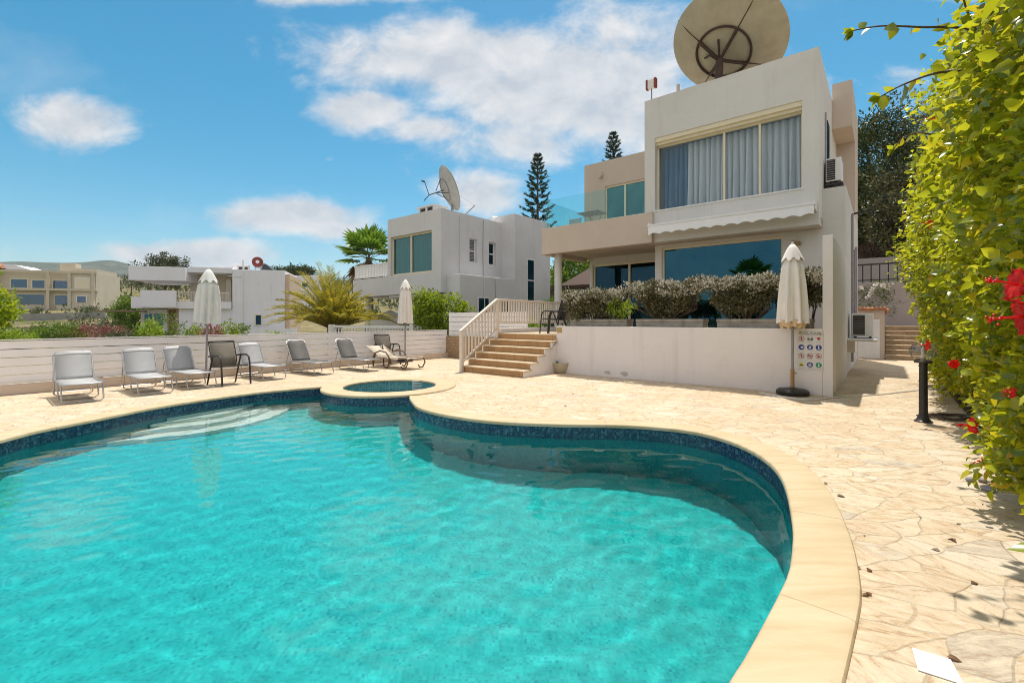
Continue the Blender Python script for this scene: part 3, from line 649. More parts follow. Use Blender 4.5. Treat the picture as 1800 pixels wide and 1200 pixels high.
b_,o=hthing('unit_shelf','small metal shelf under the upper air conditioner','shelf',-1.05,15.4,4.95); m=MB(o); m.box(-1.25,-.86,14.95,15.85,5.09,5.135); m.box(-1.2,-1.16,15.0,15.04,4.95,5.09); m.box(-.96,-.92,15.0,15.04,4.95,5.09); m.box(-1.2,-1.16,15.7,15.74,4.95,5.09); m.box(-.96,-.92,15.7,15.74,4.95,5.09); m.build('shelf_frame',DARKM,b_)
# balcony furniture
t,o=hthing('balcony_table','small grey slatted folding table on the glass balcony','table',-8.2,14.6,4.12)
m=MB(o); [m.box(-8.62,-7.78,14.25+i*.1,14.33+i*.1,5.28,5.31) for i in range(7)]; m.build('tabletop',GREYPOLE,t)
m=MB(o)
for v in (14.35,14.85): m.tube([(-8.5,v,4.12),(-7.95,v,5.28)],.016,6); m.tube([(-7.9,v,4.12),(-8.45,v,5.28)],.016,6)
m.build('folding_legs',ALU,t)
t,o=hthing('balcony_chair','pale grey chair behind the glass balcony rail','chair',-9.0,14.5,4.12)
m=MB(o); m.prism([(14.2,4.6),(14.7,4.56),(14.85,5.25),(14.81,5.26),(14.67,4.6),(14.2,4.64)],'x',-9.3,-8.8); m.build('seat',MESHL,t)
m=MB(o)
for u in (-9.3,-8.8): m.tube([(u,14.2,4.12),(u,14.25,4.78),(u,14.72,4.8)],.015,6); m.tube([(u,14.85,4.12),(u,14.7,4.7),(u,14.86,5.3)],.015,6)
m.build('frame',ALU,t)
# ------------------------------------------------------------ satellite dishes
def dish(name,label,cen,d,R,depth_,m_,rust,vtx=None):
    d=Vector(d).normalized(); t=thing(name,label,'satellite dish',tuple(cen))
    up=Vector((0,0,1)); x=d.cross(up).normalized(); y=x.cross(d).normalized()
    M=lambda r,a,h: tuple(x*(r*math.cos(a))+y*(r*math.sin(a))+d*h)
    seg=64;rows=12; vs=[];fs=[]
    for k in range(2):
        off=0 if k==0 else -.03
        for i in range(rows+1):
            r=R*i/rows
            for j in range(seg): vs.append(M(r,2*math.pi*j/seg,-depth_+depth_*(i/rows)**2+off))
    for k in range(2):
        b0=k*(rows+1)*seg
        for i in range(rows):
            for j in range(seg): fs.append((b0+i*seg+j,b0+i*seg+(j+1)%seg,b0+(i+1)*seg+(j+1)%seg,b0+(i+1)*seg+j))
    e=rows*seg; e2=e+(rows+1)*seg
    fs+=[(e+j,e+(j+1)%seg,e2+(j+1)%seg,e2+j) for j in range(seg)]
    MB().add(vs,fs).build('reflector',m_,t,smooth=50)
    return t,M,d,x,y
cd=dp(1280,74,15.2)
t,M,d,x,y=dish('satellite_dish','huge cream satellite dish on the villa roof seen from its rusty back',cd,(.45,.36,.82),1.80,.68,DISHM,RUST)
bk=lambda r,a,e=.06: M(r*1.8,a,-.68+.68*r*r-e)
m=MB()
m.tube([bk(.47,2*math.pi*i/40,.07) for i in range(41)],.04,6); m.build('mount_ring',RUST,t,smooth=50)
for k,a in enumerate([math.radians(q) for q in (38,128,218,308)]):
    m=MB(); m.tube([bk(0,a,.30),bk(.24,a,.16),bk(.47,a,.07)],.055,6); m.tube([bk(.47,a,.05),bk(.75,a,.03),bk(1.0,a,.01)],.018,6); m.build('strut',RUST,t,smooth=50)
hub=Vector(bk(0,0,.34)); m=MB(); roofz=8.0-cd[2]
m.tube([tuple(hub),tuple(hub+Vector((-.05,-.1,-.25))),(hub.x-.05,hub.y+.05,roofz)],[.11,.12,.12],10); m.tube([tuple(hub+Vector((0,0,.05))),bk(.3,math.radians(80),.1)],.035,6); m.tube([tuple(hub),tuple(hub+Vector((-.35,-.1,.12))),bk(.3,math.radians(165),.08)],.04,6); m.build('mount_pole',RUST,t,smooth=50)
cd=dp(790,331,26)
t,M,d,x,y=dish('satellite_dish','grey dish seen edge-on on the roof of the neighbouring white house',cd,(.86,.34,.40),1.28,.32,DISHG,RUST)
m=MB(); bkk=lambda r,a,e: M(r*1.28,a,-.32+.32*r*r+e)
m.tube([M(1.28,2*math.pi*i/48,.01) for i in range(49)],.022,6); m.build('rim',surf('rim_grey',(.35,.33,.31),(.2,.19,.18),14,.6,.1),t,smooth=50)
m=MB(); tip=bkk(0,0,-.95)
for a in (90,210,330): m.tube([bkk(.5,math.radians(a),-.05),bkk(.06,math.radians(a),-.5)],.02,5)
m.tube([bkk(0,0,-.05),tip],.03,6); m.tube([tip,(tip[0]-.25,tip[1],tip[2]+.75)],.022,6); m.tube([(tip[0]-.25,tip[1],tip[2]+.75),(tip[0]-.42,tip[1],tip[2]+.80)],.05,6); m.tube([tip,(tip[0]-.28,tip[1],tip[2]-.32)],.022,6); m.build('actuator_arm',DARKM,t)
m=MB(); m.tube([bkk(.5,2*math.pi*i/36,-.05) for i in range(37)],.03,6); m.build('mount_ring',GREYPOLE,t,smooth=50)
m=MB(); m.tube([bkk(0,0,-.03),(0.15,0.1,-.45),(.15,.1,6.0-cd[2])],[.06,.08,.08],8); m.build('mount_pole',GREYPOLE,t)
# alarm box & stub on roof
t,o=hthing('roof_alarm','red and white alarm box on a thin mast at the roof corner','alarm box',-5.75,14.0,8.4)
m=MB(o); m.tube([(-5.75,14.05,8.4),(-5.75,14.05,8.82)],.022,8); m.build('mast',GREYPOLE,t)
m=MB(o); m.box(-5.90,-5.60,13.97,14.10,8.80,9.1,.03); m.build('housing',PAINTW,t)
m=MB(o); m.box(-5.925,-5.84,13.96,14.11,8.79,9.11,.03); m.box(-5.66,-5.575,13.96,14.11,8.79,9.11,.03); m.build('red_cap',REDP,t)
t,o=hthing('roof_post','short cream post stub on the villa roof edge','post',-5.1,14.6,8.0); m=MB(o); m.tube([(-5.1,14.6,8.0),(-5.1,14.6,8.95)],[.055,.05],6); m.tube([(-5.1,14.6,8.0),(-4.95,14.6,8.5)],[.03,.02],6); m.build('post_shaft',CREAM,t)
# ------------------------------------------------------------ white fences
Fn,o=hthing('slat_fence','low white horizontal slat fence on a cream base along the left of the deck','fence',-13.1,4)
MB(o).box(-13.24,-13.02,-6,12.05,0,.20,.01).build('base_wall',CREAM,Fn)
m=MB(o)
for i in range(5): m.box(-13.15,-13.12,-6,12.05,.222+i*.166,.222+i*.166+.15)
m.box(-13.17,-13.10,-6,12.05,1.05,1.068); m.build('slat_panel',SLATW,Fn)
for v in (-4,-2,0,2,4.05,6.05,8.05,10.05,12.0): MB(o).box(-13.21,-13.152,v-.03,v+.03,.2,1.05).build('post',SLATW,Fn)
MB(o).box(-13.118,-13.108,7.2,7.28,.22,1.05).build('cover_strip',SLATW,Fn)
Fn2,o=hthing('slat_screen','taller white slat screen above the stone wall left of the steps','fence',-11,12.4,.8)
m=MB(o)
for i in range(5): m.box(-13.2,-9.4,12.22,12.25,.84+i*.18,.84+i*.18+.165)
m.build('slat_panel',SLATW,Fn2)
m=MB(o); m.box(-13.2,-13.14,12.26,12.32,.8,1.74); m.box(-9.46,-9.4,12.26,12.32,.8,1.74); m.build('post',SLATW,Fn2)
W,o=hthing('stone_wall','short brown stone retaining wall under the white slat screen','wall',-11,12.2)
MB(o).box(-13.2,-9.37,12.0,12.4,0,.82,.02).build('masonry',STONE,W)
# ================================================================== furniture
def lounger(name,label,kind,group):
    t=thing(name,label,'sun lounger',(0,0,0),A_H,group); w=.27; fm=ALU; sm={'silver':MESHL,'charcoal':MESHD}[kind]
    H=.33; back=math.radians(62 if kind=='silver' else 58); bl=.57 if kind=='silver' else .64
    # local x: towards the foot; hinge at x=-.55, foot at x=.62
    hx=-.52; fx=.62; tx=hx-bl*math.cos(back); tz=H+bl*math.sin(back)
    m=MB(); n=10; vs=[];fs=[]
    for i in range(n+1):
        x=hx+(fx-hx)*i/n; z=H-.012*math.sin(math.pi*i/n)
        for y in (-w+.02,0,w-.02): vs.append((x,y,z-(.004 if y==0 else 0)))
    fs=[(i*3+k,(i+1)*3+k,(i+1)*3+k+1,i*3+k+1) for i in range(n) for k in range(2)]
    m.add(vs,fs); s=m.build('seat',sm,t,smooth=60); md=s.modifiers.new('t','SOLIDIFY'); md.thickness=.012
    m=MB(); vs=[]
    for i in range(n+1):
        f=i/n; x=hx+(tx-hx)*f; z=H+(tz-H)*f
        dx=.006*math.sin(math.pi*f)
        for y in (-w+.02,0,w-.02): vs.append((x-dx*math.sin(back),y*(1 if f<.93 else .86),z-dx*math.cos(back)))
    m.add(vs,fs); s=m.build('backrest',sm,t,smooth=60); md=s.modifiers.new('t','SOLIDIFY'); md.thickness=.012
    # frames
    m=MB(); r=.014
    m.tube([(hx,-w,H),(fx-.04,-w,H),(fx,-w+.05,H),(fx,w-.05,H),(fx-.04,w,H),(hx,w,H)],r,8); m.build('seat_frame',fm,t,smooth=50)
    m=MB(); c=.06
    P=lambda f,y:(hx+(tx-hx)*f,y,H+(tz-H)*f)
    m.tube([P(0,-w),P(.9,-w),P(.98,-w+.04),P(1,-w+.1),P(1,w-.1),P(.98,w-.04),P(.9,w),P(0,w)],r if kind=='silver' else .013,8); m.build('back_frame',fm,t,smooth=50)
    if kind=='charcoal':
        m=MB()
        for sy in (-1,1): m.tube([P(.84,sy*w),P(.95,sy*(w-.02)),P(1.0,sy*(w-.1)),P(1.0,sy*(w-.16))],.024,8)
        m.build('corner_cap',PAINTW,t,smooth=50)
    else:
        m=MB(); m.tube([P(.9,-w+.02),P(.92,0),P(.9,w-.02)],.018,8); m.build('head_band',MESHL,t,smooth=50)
    for (x0,x1) in ((fx-.14,fx-.02),(-.05,.05),(hx-.02,hx-.10)):
        m=MB(); m.tube([(x0,-w,H),(x1,-w,.05),(x1,-w+.05,.014),(x1,w-.05,.014),(x1,w,.05),(x0,w,H)],.012,8); m.build('leg',fm,t,smooth=50)
    m=MB(); m.tube([P(.45,-w),(tx-.05,-w,.06),(tx-.05,w,.06),P(.45,w)],.011,6); m.build('back_prop',fm,t,smooth=50)
    return t
def px_at(px,py): return gp(px,py,0)
def placel(t,u,v,drot=0): x,y,z=HW(u,v); t.location=(x,y,0); t.rotation_euler=(0,0,A_H+drot)
G1='silver folding sun loungers along the slat fence'; G2='dark grey sun loungers along the slat fence'
L1=lounger('sun_lounger','silver sun lounger nearest the left edge, facing the camera','silver',G1)
Ld=lounger('sun_lounger','dark grey sun lounger right behind the taupe armchair by the white fence','charcoal',G2)
bpy.context.view_layer.update()
placel(L1,-11.45,1.42,-.02)
def cpl(src,u,v,dr,label,g): r=copy_thing(src,(*HW(u,v)[:2],0),A_H+dr,label,g); return r
cpl(L1,-11.55,2.46,.0,'silver sun lounger second from the left, beside the shaded one',G1)
cpl(L1,-11.75,3.25,.08,'silver sun lounger with the umbrella shadow across its backrest',G1)
cpl(L1,-12.0,4.85,.05,'silver sun lounger standing behind the taupe armchair',G1)
placel(Ld,-12.0,6.1,.06)
cpl(Ld,-11.75,7.4,.03,'dark grey sun lounger next to the beige curved-arm lounger',G2)
# beige lounger with looping arms
t=thing('curved_lounger','beige low lounger with looping brown wicker arms','sun lounger',(*HW(-11.5,8.45)[:2],0),A_H+.05)
def sheet(pts,w,m,name,par,th=.02):
    b=MB(); vs=[]; 
    for (x,z) in pts: vs+= [(x,-w,z),(x,0,z-.008),(x,w,z)]
    b.add(vs,[(i*3+k,(i+1)*3+k,(i+1)*3+k+1,i*3+k+1) for i in range(len(pts)-1) for k in range(2)]); o=b.build(name,m,par,smooth=60); md=o.modifiers.new('t','SOLIDIFY'); md.thickness=th; return o
sheet([(-.35,.33),(0,.31),(.4,.30),(.8,.34),(.92,.35)],.30,MESHB,'seat',t); sheet([(-.35,.33),(-.6,.42),(-.85,.56),(-1.0,.64)],.30,MESHB,'backrest',t)
for sy in (-1,1):
    y=sy*.33; m=MB(); m.tube([(-.62,y,.03),(-.66,y,.25),(-.55,y,.44),(-.3,y,.52),(-.02,y,.48),(.12,y,.34),(.1,y,.1),(.02,y,.02),(-.08,y,.05)],.022,8); m.build('arm',WICK,t,smooth=60)
    m=MB(); m.tube([(.55,y,.33),(.88,y,.34),(.95,y,.2),(.85,y,.05),(.72,y,.03),(.66,y,.10)],.02,8); m.build('leg',WICK,t,smooth=60)
    m=MB(); m.tube([(-1.0,y*.95,.64),(-.35,y*.95,.33),(.92,y*.95,.35)],.016,8); m.build('side_rail',MESHB,t,smooth=60)
# armchairs
def armchair(label,loc,rz,m1=MESHT,group=None):
    t=thing('armchair',label,'chair',loc,rz,group); w=.27
    sheet([(.24,.43),(.1,.42),(-.2,.40)],w-.02,m1,'seat',t,.012); sheet([(-.2,.40),(-.25,.62),(-.33,.9),(-.36,.95)],w-.02,m1,'backrest',t,.012)
    m=MB()
    for s in (-1,1): m.tube([(.26,s*w,.43),(-.2,s*w,.40),(-.25,s*w,.62),(-.36,s*w,.96)],.013,6)
    m.tube([(-.36,-w,.96),(-.36,w,.96)],.013,6); m.tube([(.26,-w,.43),(.26,w,.43)],.013,6); m.build('frame',DARKM,t,smooth=50)
    for s in (-1,1):
        y=s*(w+.03); m=MB(); m.tube([(.33,y,0),(.28,y,.52),(.24,y,.62),(.15,y,.66),(-.1,y,.65),(-.27,y,.63)],.02,8); m.build('arm',DARKM,t,smooth=50)
        m=MB(); m.tube([(-.1,y,.64),(-.34,y,0)],.018,8); m.build('leg',DARKM,t,smooth=50)
    return t
armchair('taupe mesh armchair standing between silver loungers by the left umbrella',gp(403,675,0),A_H+.12)
armchair('taupe mesh armchair against the white fence behind the beige lounger',(*HW(-12.55,8.9)[:2],0),A_H-.1)
x,y,_=HW(-7.55,11.2); armchair('dark mesh armchair at the top of the tiled steps, front one of the pair',(x,y,1.05),A_H+math.pi+.15,MESHD,None)
x,y,_=HW(-7.32,11.28); armchair('dark mesh armchair nested behind another by the terrace column',(x,y,1.05),A_H+math.pi+.1,MESHD,None)
# closed umbrellas
def umbrella(label,base,top,cz,rb,cloth,pole,lean=(0,0),basekind='round',ruffle=False):
    t=thing('patio_umbrella',label,'umbrella',base,0,'closed patio umbrellas'); H=top-cz; lx,ly=lean
    L=lambda z:(lx*z,ly*z)
    m=MB(); m.tube([(0,0,.06),(lx*(cz+.3),ly*(cz+.3),cz+.3)],.024,10); m.build('pole',pole,t,smooth=50)
    r=random.Random(int(base[0]*100)); seg=72;rows=18; folds=8; ph=[r.uniform(-.35,.35) for _ in range(folds+1)]; vs=[];fs=[]
    def ring(z,f):
        rad=(.05+ (rb-.05)*min(1,f*1.9)**.75) if f<.25 else rb*(.74+.26*((f-.25)/.75))
        out=[]
        for k in range(seg):
            a=2*math.pi*k/seg; w=math.cos(a*folds+.9*math.sin(f*2.2+a*2)+ph[0]*3)+.3*math.cos(a*folds*2+1.7)
            q=rad*(1+ (.20*min(1,f*2))*w); c=L(z)
            out.append((c[0]+q*math.cos(a),c[1]+q*math.sin(a),z+(.02*math.sin(a*folds) if f>.97 else 0)))
        return out
    for i in range(rows+1): f=i/rows; vs+=ring(top-.06-(H-.06)*f,f)
    fs=[(i*seg+k,i*seg+(k+1)%seg,(i+1)*seg+(k+1)%seg,(i+1)*seg+k) for i in range(rows) for k in range(seg)]+[tuple(range(seg))]
    can=MB().add(vs,fs).build('canopy',cloth,t,smooth=70)
    m=MB(); vs=[];n=5
    for i in range(n):
        f=i/(n-1); z=top-.02-.30*f; rad=.035+ (rb*.80-.035)*f**.8
        for k in range(seg):
            a=2*math.pi*k/seg; q=rad*(1+.10*f*math.cos(a*folds+.4)); c=L(z); vs.append((c[0]+q*math.cos(a),c[1]+q*math.sin(a),z-.035*f*math.cos(a*folds+.4)))
    m.add(vs,[(i*seg+k,i*seg+(k+1)%seg,(i+1)*seg+(k+1)%seg,(i+1)*seg+k) for i in range(n-1) for k in range(seg)]+[tuple(range(seg))]); m.build('vent_cap',cloth,can,smooth=70)
    m=MB(); c=L(top); m.tube([(c[0],c[1],top-.04),(c[0],c[1],top+.03)],.02,8); m.build('finial',PAINTW,t)
    if ruffle:
        m=MB(); vs=[];n=4
        for i in range(n):
            f=i/(n-1); z=cz+.03-.13*f; rad=rb*(.93-.16*f)
            for k in range(seg): a=2*math.pi*k/seg; q=rad*(1+.13*math.cos(a*11+1+f)); c=L(z); vs.append((c[0]+q*math.cos(a),c[1]+q*math.sin(a),z+.025*math.cos(a*7+f*2)))
        m.add(vs,[(i*seg+k,i*seg+(k+1)%seg,(i+1)*seg+(k+1)%seg,(i+1)*seg+k) for i in range(n-1) for k in range(seg)]); m.build('ruffle',surf('lining_cream',(.70,.52,.33),(.6,.44,.27),20,.9,.2,80),can,smooth=70)
        m=MB(); m.tube([(0,0,.1),(0,0,.50)],.034,12); m.tube([(.03,0,.42),(.075,-.01,.42)],.012,6); m.build('base_sleeve',WOODP,t,smooth=50)
    m=MB()
    if basekind=='none': m.lathe([(.07,0),(.07,.012),(.035,.016),(.035,.05)],20)
    else: m.lathe([(.265,0),(.28,.02),(.28,.075),(.24,.11),(.10,.125),(.06,.14),(.04,.14)],40); m.build('base',PLASTB if basekind=='round' else DARKM,t,smooth=40)
    return t
umbrella('closed off-white umbrella on a black base in front of the pool rules sign',gp(1393,693.5,0),2.93,1.40,.235,CLOTH,GREYPOLE,(0,0),'round',True)
umbrella('closed grey-white umbrella leaning slightly among the silver loungers',gp(362,668,0),2.68,1.37,.25,CLOTHG,GREYPOLE,(.025,.0),'none')
umbrella('closed off-white umbrella near the beige lounger and the stone wall',gp(712,635,0),2.86,1.33,.235,CLOTH,GREYPOLE,(.006,0),'dark')
# pot with cactus
t=thing('plant_pot','round cream glazed pot with small cacti at the foot of the steps','plant pot',gp(986,655,0))
MB().lathe([(.17,0),(.20,.02),(.255,.18),(.275,.245),(.285,.255),(.285,.285),(.25,.285),(.24,.24),(.02,.235)],36).build('pot',POTM,t,smooth=45)
m=MB()
for x,y,h,r in ((.06,0,.30,.035),(.02,.05,.2,.03),(.1,-.03,.17,.03),(-.12,-.02,.10,.035),(-.15,.05,.12,.03),(-.09,.08,.08,.04)):
    m.tube([(x,y,.22),(x+.01,y,.22+h*.6),(x+.015,y,.22+h)],[r,r*1.1,r*.4],8)
m.build('cactus',CACT,t,smooth=50)
# bollard lamp
t=thing('bollard_lamp','black post lamp with a clear globe beside the hibiscus hedge','lamp',gp(1623,741,0))
m=MB(); m.lathe([(.105,0),(.105,.015),(.09,.02),(.07,.05),(.055,.09),(.05,.12),(.047,.80),(.05,.84)],20); m.build('post',DARKM,t,smooth=45)
m=MB(); m.lathe([(.05,.835),(.10,.84),(.105,.86),(.09,.875),(.03,.875)],24); m.build('collar',DARKM,t,smooth=45)
m=MB(); m.ico((0,0,1.0),(.158,.158,.14),3); m.build('globe',GLOBE,t,smooth=180)
m=MB(); m.lathe([(.03,.875),(.03,.93),(.022,.935),(.025,1.02),(.01,1.06)],14); m.build('bulb',PAINTW,t,smooth=45)
# white sheet of paper
P=[gp(1603,1137,.006),gp(1671,1158,.006),gp(1695,1202,.006),gp(1614,1176,.006)]
t=thing('paper_sheet','blank white sheet lying on the paving in the near right corner','paper',P[0])
m=MB(P[0]); m.add(P+[(p[0],p[1],.002) for p in P],[(0,1,2,3),(7,6,5,4)]+[(i,(i+1)%4,(i+1)%4+4,i+4) for i in range(4)]); m.build('sheet',PAPER,t)
# hoses
t=thing('garden_hose','white hose trailing across the paving by the villa corner','hose',gp(1400,697,0)); o=gp(1400,697,0)
m=MB(o); pts=[gp(x,y,.012) for x,y in ((1335,690),(1385,699),(1430,702),(1470,698),(1520,695),(1558,692),(1590,688),(1640,683),(1690,680))]; pts=[(*p,.012) for p in crom([q[:2] for q in pts],.15)]
m.tube(pts,.012,6); m.build('tube',PAINTW,t,smooth=60)
t=thing('coiled_hose','loose brown coils of hose by the foot of the lamp','hose',gp(1660,735,0)); o=gp(1660,735,0)
m=MB(o); r=random.Random(3); pts=[]
for i in range(90):
    a=i*.37; rr=.26+.08*math.sin(i*.23)+.05*math.sin(i*1.1); pts.append((o[0]+.05+rr*1.05*math.cos(a),o[1]+rr*.62*math.sin(a),.014+.02*abs(math.sin(i*.4))))
m.tube(pts,.009,6); m.build('tube',BARK,t,smooth=60)
# pool rules sign
def text(s,size,parent,m,loc,o):
    cu=bpy.data.curves.new('lettering','FONT'); cu.body=s; cu.size=size; cu.align_x='CENTER'; cu.align_y='CENTER'; cu.extrude=.0006
    ob=bpy.data.objects.new('lettering',cu); COL.objects.link(ob); bpy.context.view_layer.update()
    me=bpy.data.meshes.new_from_object(ob.evaluated_get(bpy.context.evaluated_depsgraph_get())); bpy.data.objects.remove(ob)
    me.materials.clear(); me.materials.append(m)
    return link('lettering',me,parent,(loc[0]-o[0],loc[1]-o[1],loc[2]-o[2]),(math.pi/2,0,0))
flat=lambda n,c: surf(n,c,tuple(x*.9 for x in c),8,.45,0)
BLUE=flat('sign_blue',(.02,.03,.25)); RED=flat('sign_red',(.55,.02,.02)); YEL=flat('sign_yellow',(.65,.55,.02)); GRN=flat('sign_green',(.02,.28,.13)); BLK=flat('sign_black',(.02,.02,.02)); SGW=flat('sign_white',(.68,.67,.67))
t,o=hthing('pool_rules_sign','white pool rules sign with twelve round pictograms on the low wall','sign',-1.115,10.45,.49)
cu_=-1.115; MB(o).box(cu_-.215,cu_+.215,10.440,10.451,.49,1.225,.002).build('board',SGW,t)
vf=10.4395
def disc(c,z,r,m,name,r0=0,y=vf):
    b=MB(o); n=28
    if r0: 
        vs=[(c+q*math.cos(2*math.pi*k/n),y,z+q*math.sin(2*math.pi*k/n)) for q in (r,r0) for k in range(n)]; b.add(vs,[(k,(k+1)%n,(k+1)%n+n,k+n) for k in range(n)])
    else: b.add([(c+r*math.cos(2*math.pi*k/n),y,z+r*math.sin(2*math.pi*k/n)) for k in range(n)],[tuple(range(n))])
    return b.build(name,m,t)
def poly(P,m,name,y=vf-.001): return MB(o).add([(p[0],y,p[1]) for p in P],[tuple(range(len(P)))]).build(name,m,t)
text('POOL RULES',.062,t,BLK,(cu_,10.4388,1.192),o)
for sx in (-1,1): poly([(cu_+sx*.165-.03,1.17),(cu_+sx*.165+.03,1.17),(cu_+sx*.165,1.215)],YEL,'warning_triangle'); poly([(cu_+sx*.165-.008,1.175),(cu_+sx*.165+.008,1.175),(cu_+sx*.165,1.2)],BLK,'warning_mark',vf-.002)
xs=[cu_-.14,cu_,cu_+.14]; zs=[1.085,.92,.755,.585]
poly([(cu_-.2,1.160),(cu_+.2,1.160),(cu_+.2,1.163),(cu_-.2,1.163)],BLK,'rule_line')
def fig(c,z,m,s=1): 
    disc(c,z+.026*s,.009*s,m,'figure_head',0,vf-.002); poly([(c-.012*s,z-.03*s),(c+.012*s,z-.03*s),(c+.010*s,z+.014*s),(c-.010*s,z+.014*s)],m,'figure_body',vf-.002)
def prohibit(c,z,kind):
    disc(c,z,.048,RED,'prohibition_ring',.040,vf-.003); poly([(c-.034,z+.027),(c-.028,z+.033),(c+.034,z-.027),(c+.028,z-.033)],RED,'prohibition_bar',vf-.004)
    if kind==0: fig(c,z,BLK,.9)
    elif kind==1: poly([(c-.03,z-.012),(c+.02,z-.02),(c+.03,z),(c,z+.008),(c-.025,z+.002)],BLK,'figure_body',vf-.002); disc(c-.02,z+.016,.008,BLK,'figure_head',0,vf-.002)
    else: poly([(c-.02,z-.02),(c+.02,z-.016),(c+.012,z+.01),(c-.016,z+.012)],BLK,'figure_body',vf-.002)
prohibit(xs[0],zs[0],0)
for dx,s in ((-.03,.9),(-.005,.5),(.012,.5),(.033,1.0)): fig(xs[1]+dx,zs[0]-(.0 if s>.8 else .015),BLK,s)
c,z=xs[2],zs[0]; disc(c-.013,z+.012,.016,RED,'heart_lobe'); disc(c+.013,z+.012,.016,RED,'heart_lobe',0,vf-.0004); poly([(c-.028,z+.006),(c,z-.035),(c+.028,z+.006)],RED,'heart_point')
for i in range(3): disc(xs[i],zs[1],.05,BLUE,'mandatory_disc')
poly([(xs[0]-.02,zs[1]-.005),(xs[0]+.01,zs[1]-.03),(xs[0]+.04,zs[1]+.0),(xs[0]+.01,zs[1]+.022)],SGW,'pictogram'); fig(xs[1],zs[1],SGW,1.0); poly([(xs[1]-.03,zs[1]-.01),(xs[1]-.005,zs[1]-.03),(xs[1]+.03,zs[1]+.005),(xs[1]+.01,zs[1]+.01)],SGW,'pictogram'); fig(xs[2],zs[1],SGW,1.1)
for i in range(3): prohibit(xs[i],zs[2],(0,1,2)[i])
poly([(xs[0]-.05,zs[3]-.035),(xs[0]+.05,zs[3]-.035),(xs[0],zs[3]+.045)],YEL,'warning_triangle'); poly([(xs[0]-.03,zs[3]-.026),(xs[0]+.03,zs[3]-.026),(xs[0]+.02,zs[3]-.012),(xs[0]-.01,zs[3]+.0)],BLK,'warning_mark',vf-.002)
disc(xs[1],zs[3],.05,BLUE,'mandatory_disc'); fig(xs[1]-.014,zs[3],SGW,.9); fig(xs[1]+.014,zs[3],SGW,.9); disc(xs[2],zs[3],.05,GRN,'mandatory_disc'); fig(xs[2],zs[3],SGW,1.1)
for r_ in zs:
    for c in xs: poly([(c-.045,r_-.063),(c+.045,r_-.063),(c+.045,r_-.060),(c-.045,r_-.060)],flat('sign_grey',(.3,.3,.3)) if r_==zs[0] and c==xs[0] else bpy.data.materials['sign_grey'],'caption_line')
# planters
def planter(label,u0,u1,group='concrete planters on the terrace'):
    t,o=hthing('planter',label,'planter',(u0+u1)/2,10.8,1.05,group)
    m=MB(o); m.box(u0,u1,10.62,11.02,1.05,1.44,.012); m.build('trough',CONC,t)
    m=MB(o); m.box(u0-.01,u1+.01,10.60,10.66,1.40,1.47,.01); m.box(u0-.01,u1+.01,10.98,11.04,1.40,1.47,.01); m.box(u0-.01,u0+.06,10.66,10.98,1.40,1.47); m.box(u1-.06,u1+.01,10.66,10.98,1.40,1.47); m.build('rim',CONC,t); 
    m=MB(o); m.box(u0+.06,u1-.06,10.66,10.98,1.44,1.45); m.build('soil',SOIL,t)
planter('grey concrete planter nearest the tiled steps',-6.62,-5.0); planter('grey concrete planter in the middle of the terrace edge',-4.74,-3.16); planter('long grey concrete planter behind the umbrella and rules sign',-2.86,-1.1)
# ================================================================== foliage
def unit(a): return a/np.maximum(np.linalg.norm(a,axis=-1,keepdims=True),1e-9)
def leaves(name,P,D,L,mt,parent=None,wr=.5,full=False,fold=.12,up=None,curl=.15,kind=None,upj=.35):
    """P base points, D growth direction, L lengths (numpy) -> ONE foliage mesh"""
    n=len(P); D=unit(D); R=RNG.normal(size=(n,3)) if up is None else np.broadcast_to(np.array(up,float),(n,3))+upj*RNG.normal(size=(n,3))
    X=unit(np.cross(D,R)); Nn=unit(np.cross(X,D)); L=L[:,None]
    if full: sh=[(0,0,0),(.55,.28,-1),(.46,.62,-.8),(0,1,-1.2),(-.46,.62,-.8),(-.55,.28,-1),(0,.28,0),(0,.62,0)]; fs=[(0,1,6),(1,2,7,6),(2,3,7),(0,6,5),(6,7,4,5),(7,3,4)]
    else: sh=[(0,0,0),(.5,.45,-.6),(0,1,-1),(-.5,.45,-.6),(0,.45,0)]; fs=[(0,1,2,4),(0,4,2,3)]
    k=len(sh); V=np.zeros((n,k,3))
    for i,(x,y,z) in enumerate(sh): V[:,i]=P+X*(L*wr*x)+D*(L*y)+Nn*(L*(fold*abs(x)*1.2*(1 if z else 0)) - L*curl*(y**2 if y>.5 else 0))
    V=V.reshape(-1,3); nf=len(fs)
    lt=np.tile([len(f) for f in fs],n); idx=np.concatenate([np.array(f) for f in fs]); li=(idx[None,:]+(np.arange(n)*k)[:,None]).ravel()
    me=bpy.data.meshes.new(name); me.vertices.add(len(V)); me.vertices.foreach_set('co',V.ravel()); me.loops.add(len(li)); me.loops.foreach_set('vertex_index',li.astype(np.int32))
    me.polygons.add(len(lt)); ls=np.concatenate([[0],np.cumsum(lt)[:-1]]); me.polygons.foreach_set('loop_start',ls.astype(np.int32)); me.polygons.foreach_set('loop_total',lt.astype(np.int32))
    me.materials.append(mt); me.update(calc_edges=True); me.validate(); o=link(name,me,parent)
    if kind: o['kind']=kind
    return o
def clumps(C,S,npc,jit=1.0):
    """points gathered round clump centres C (k,3), size S, with outward directions"""
    k=len(C); off=RNG.normal(size=(k,npc,3)); off=unit(off)*(RNG.uniform(0,1,(k,npc,1))**.45); S=np.asarray(S,float).reshape(-1,1,1) if np.ndim(S)<=1 else S
    P=C[:,None,:]+off*S; return P.reshape(-1,3),off.reshape(-1,3)
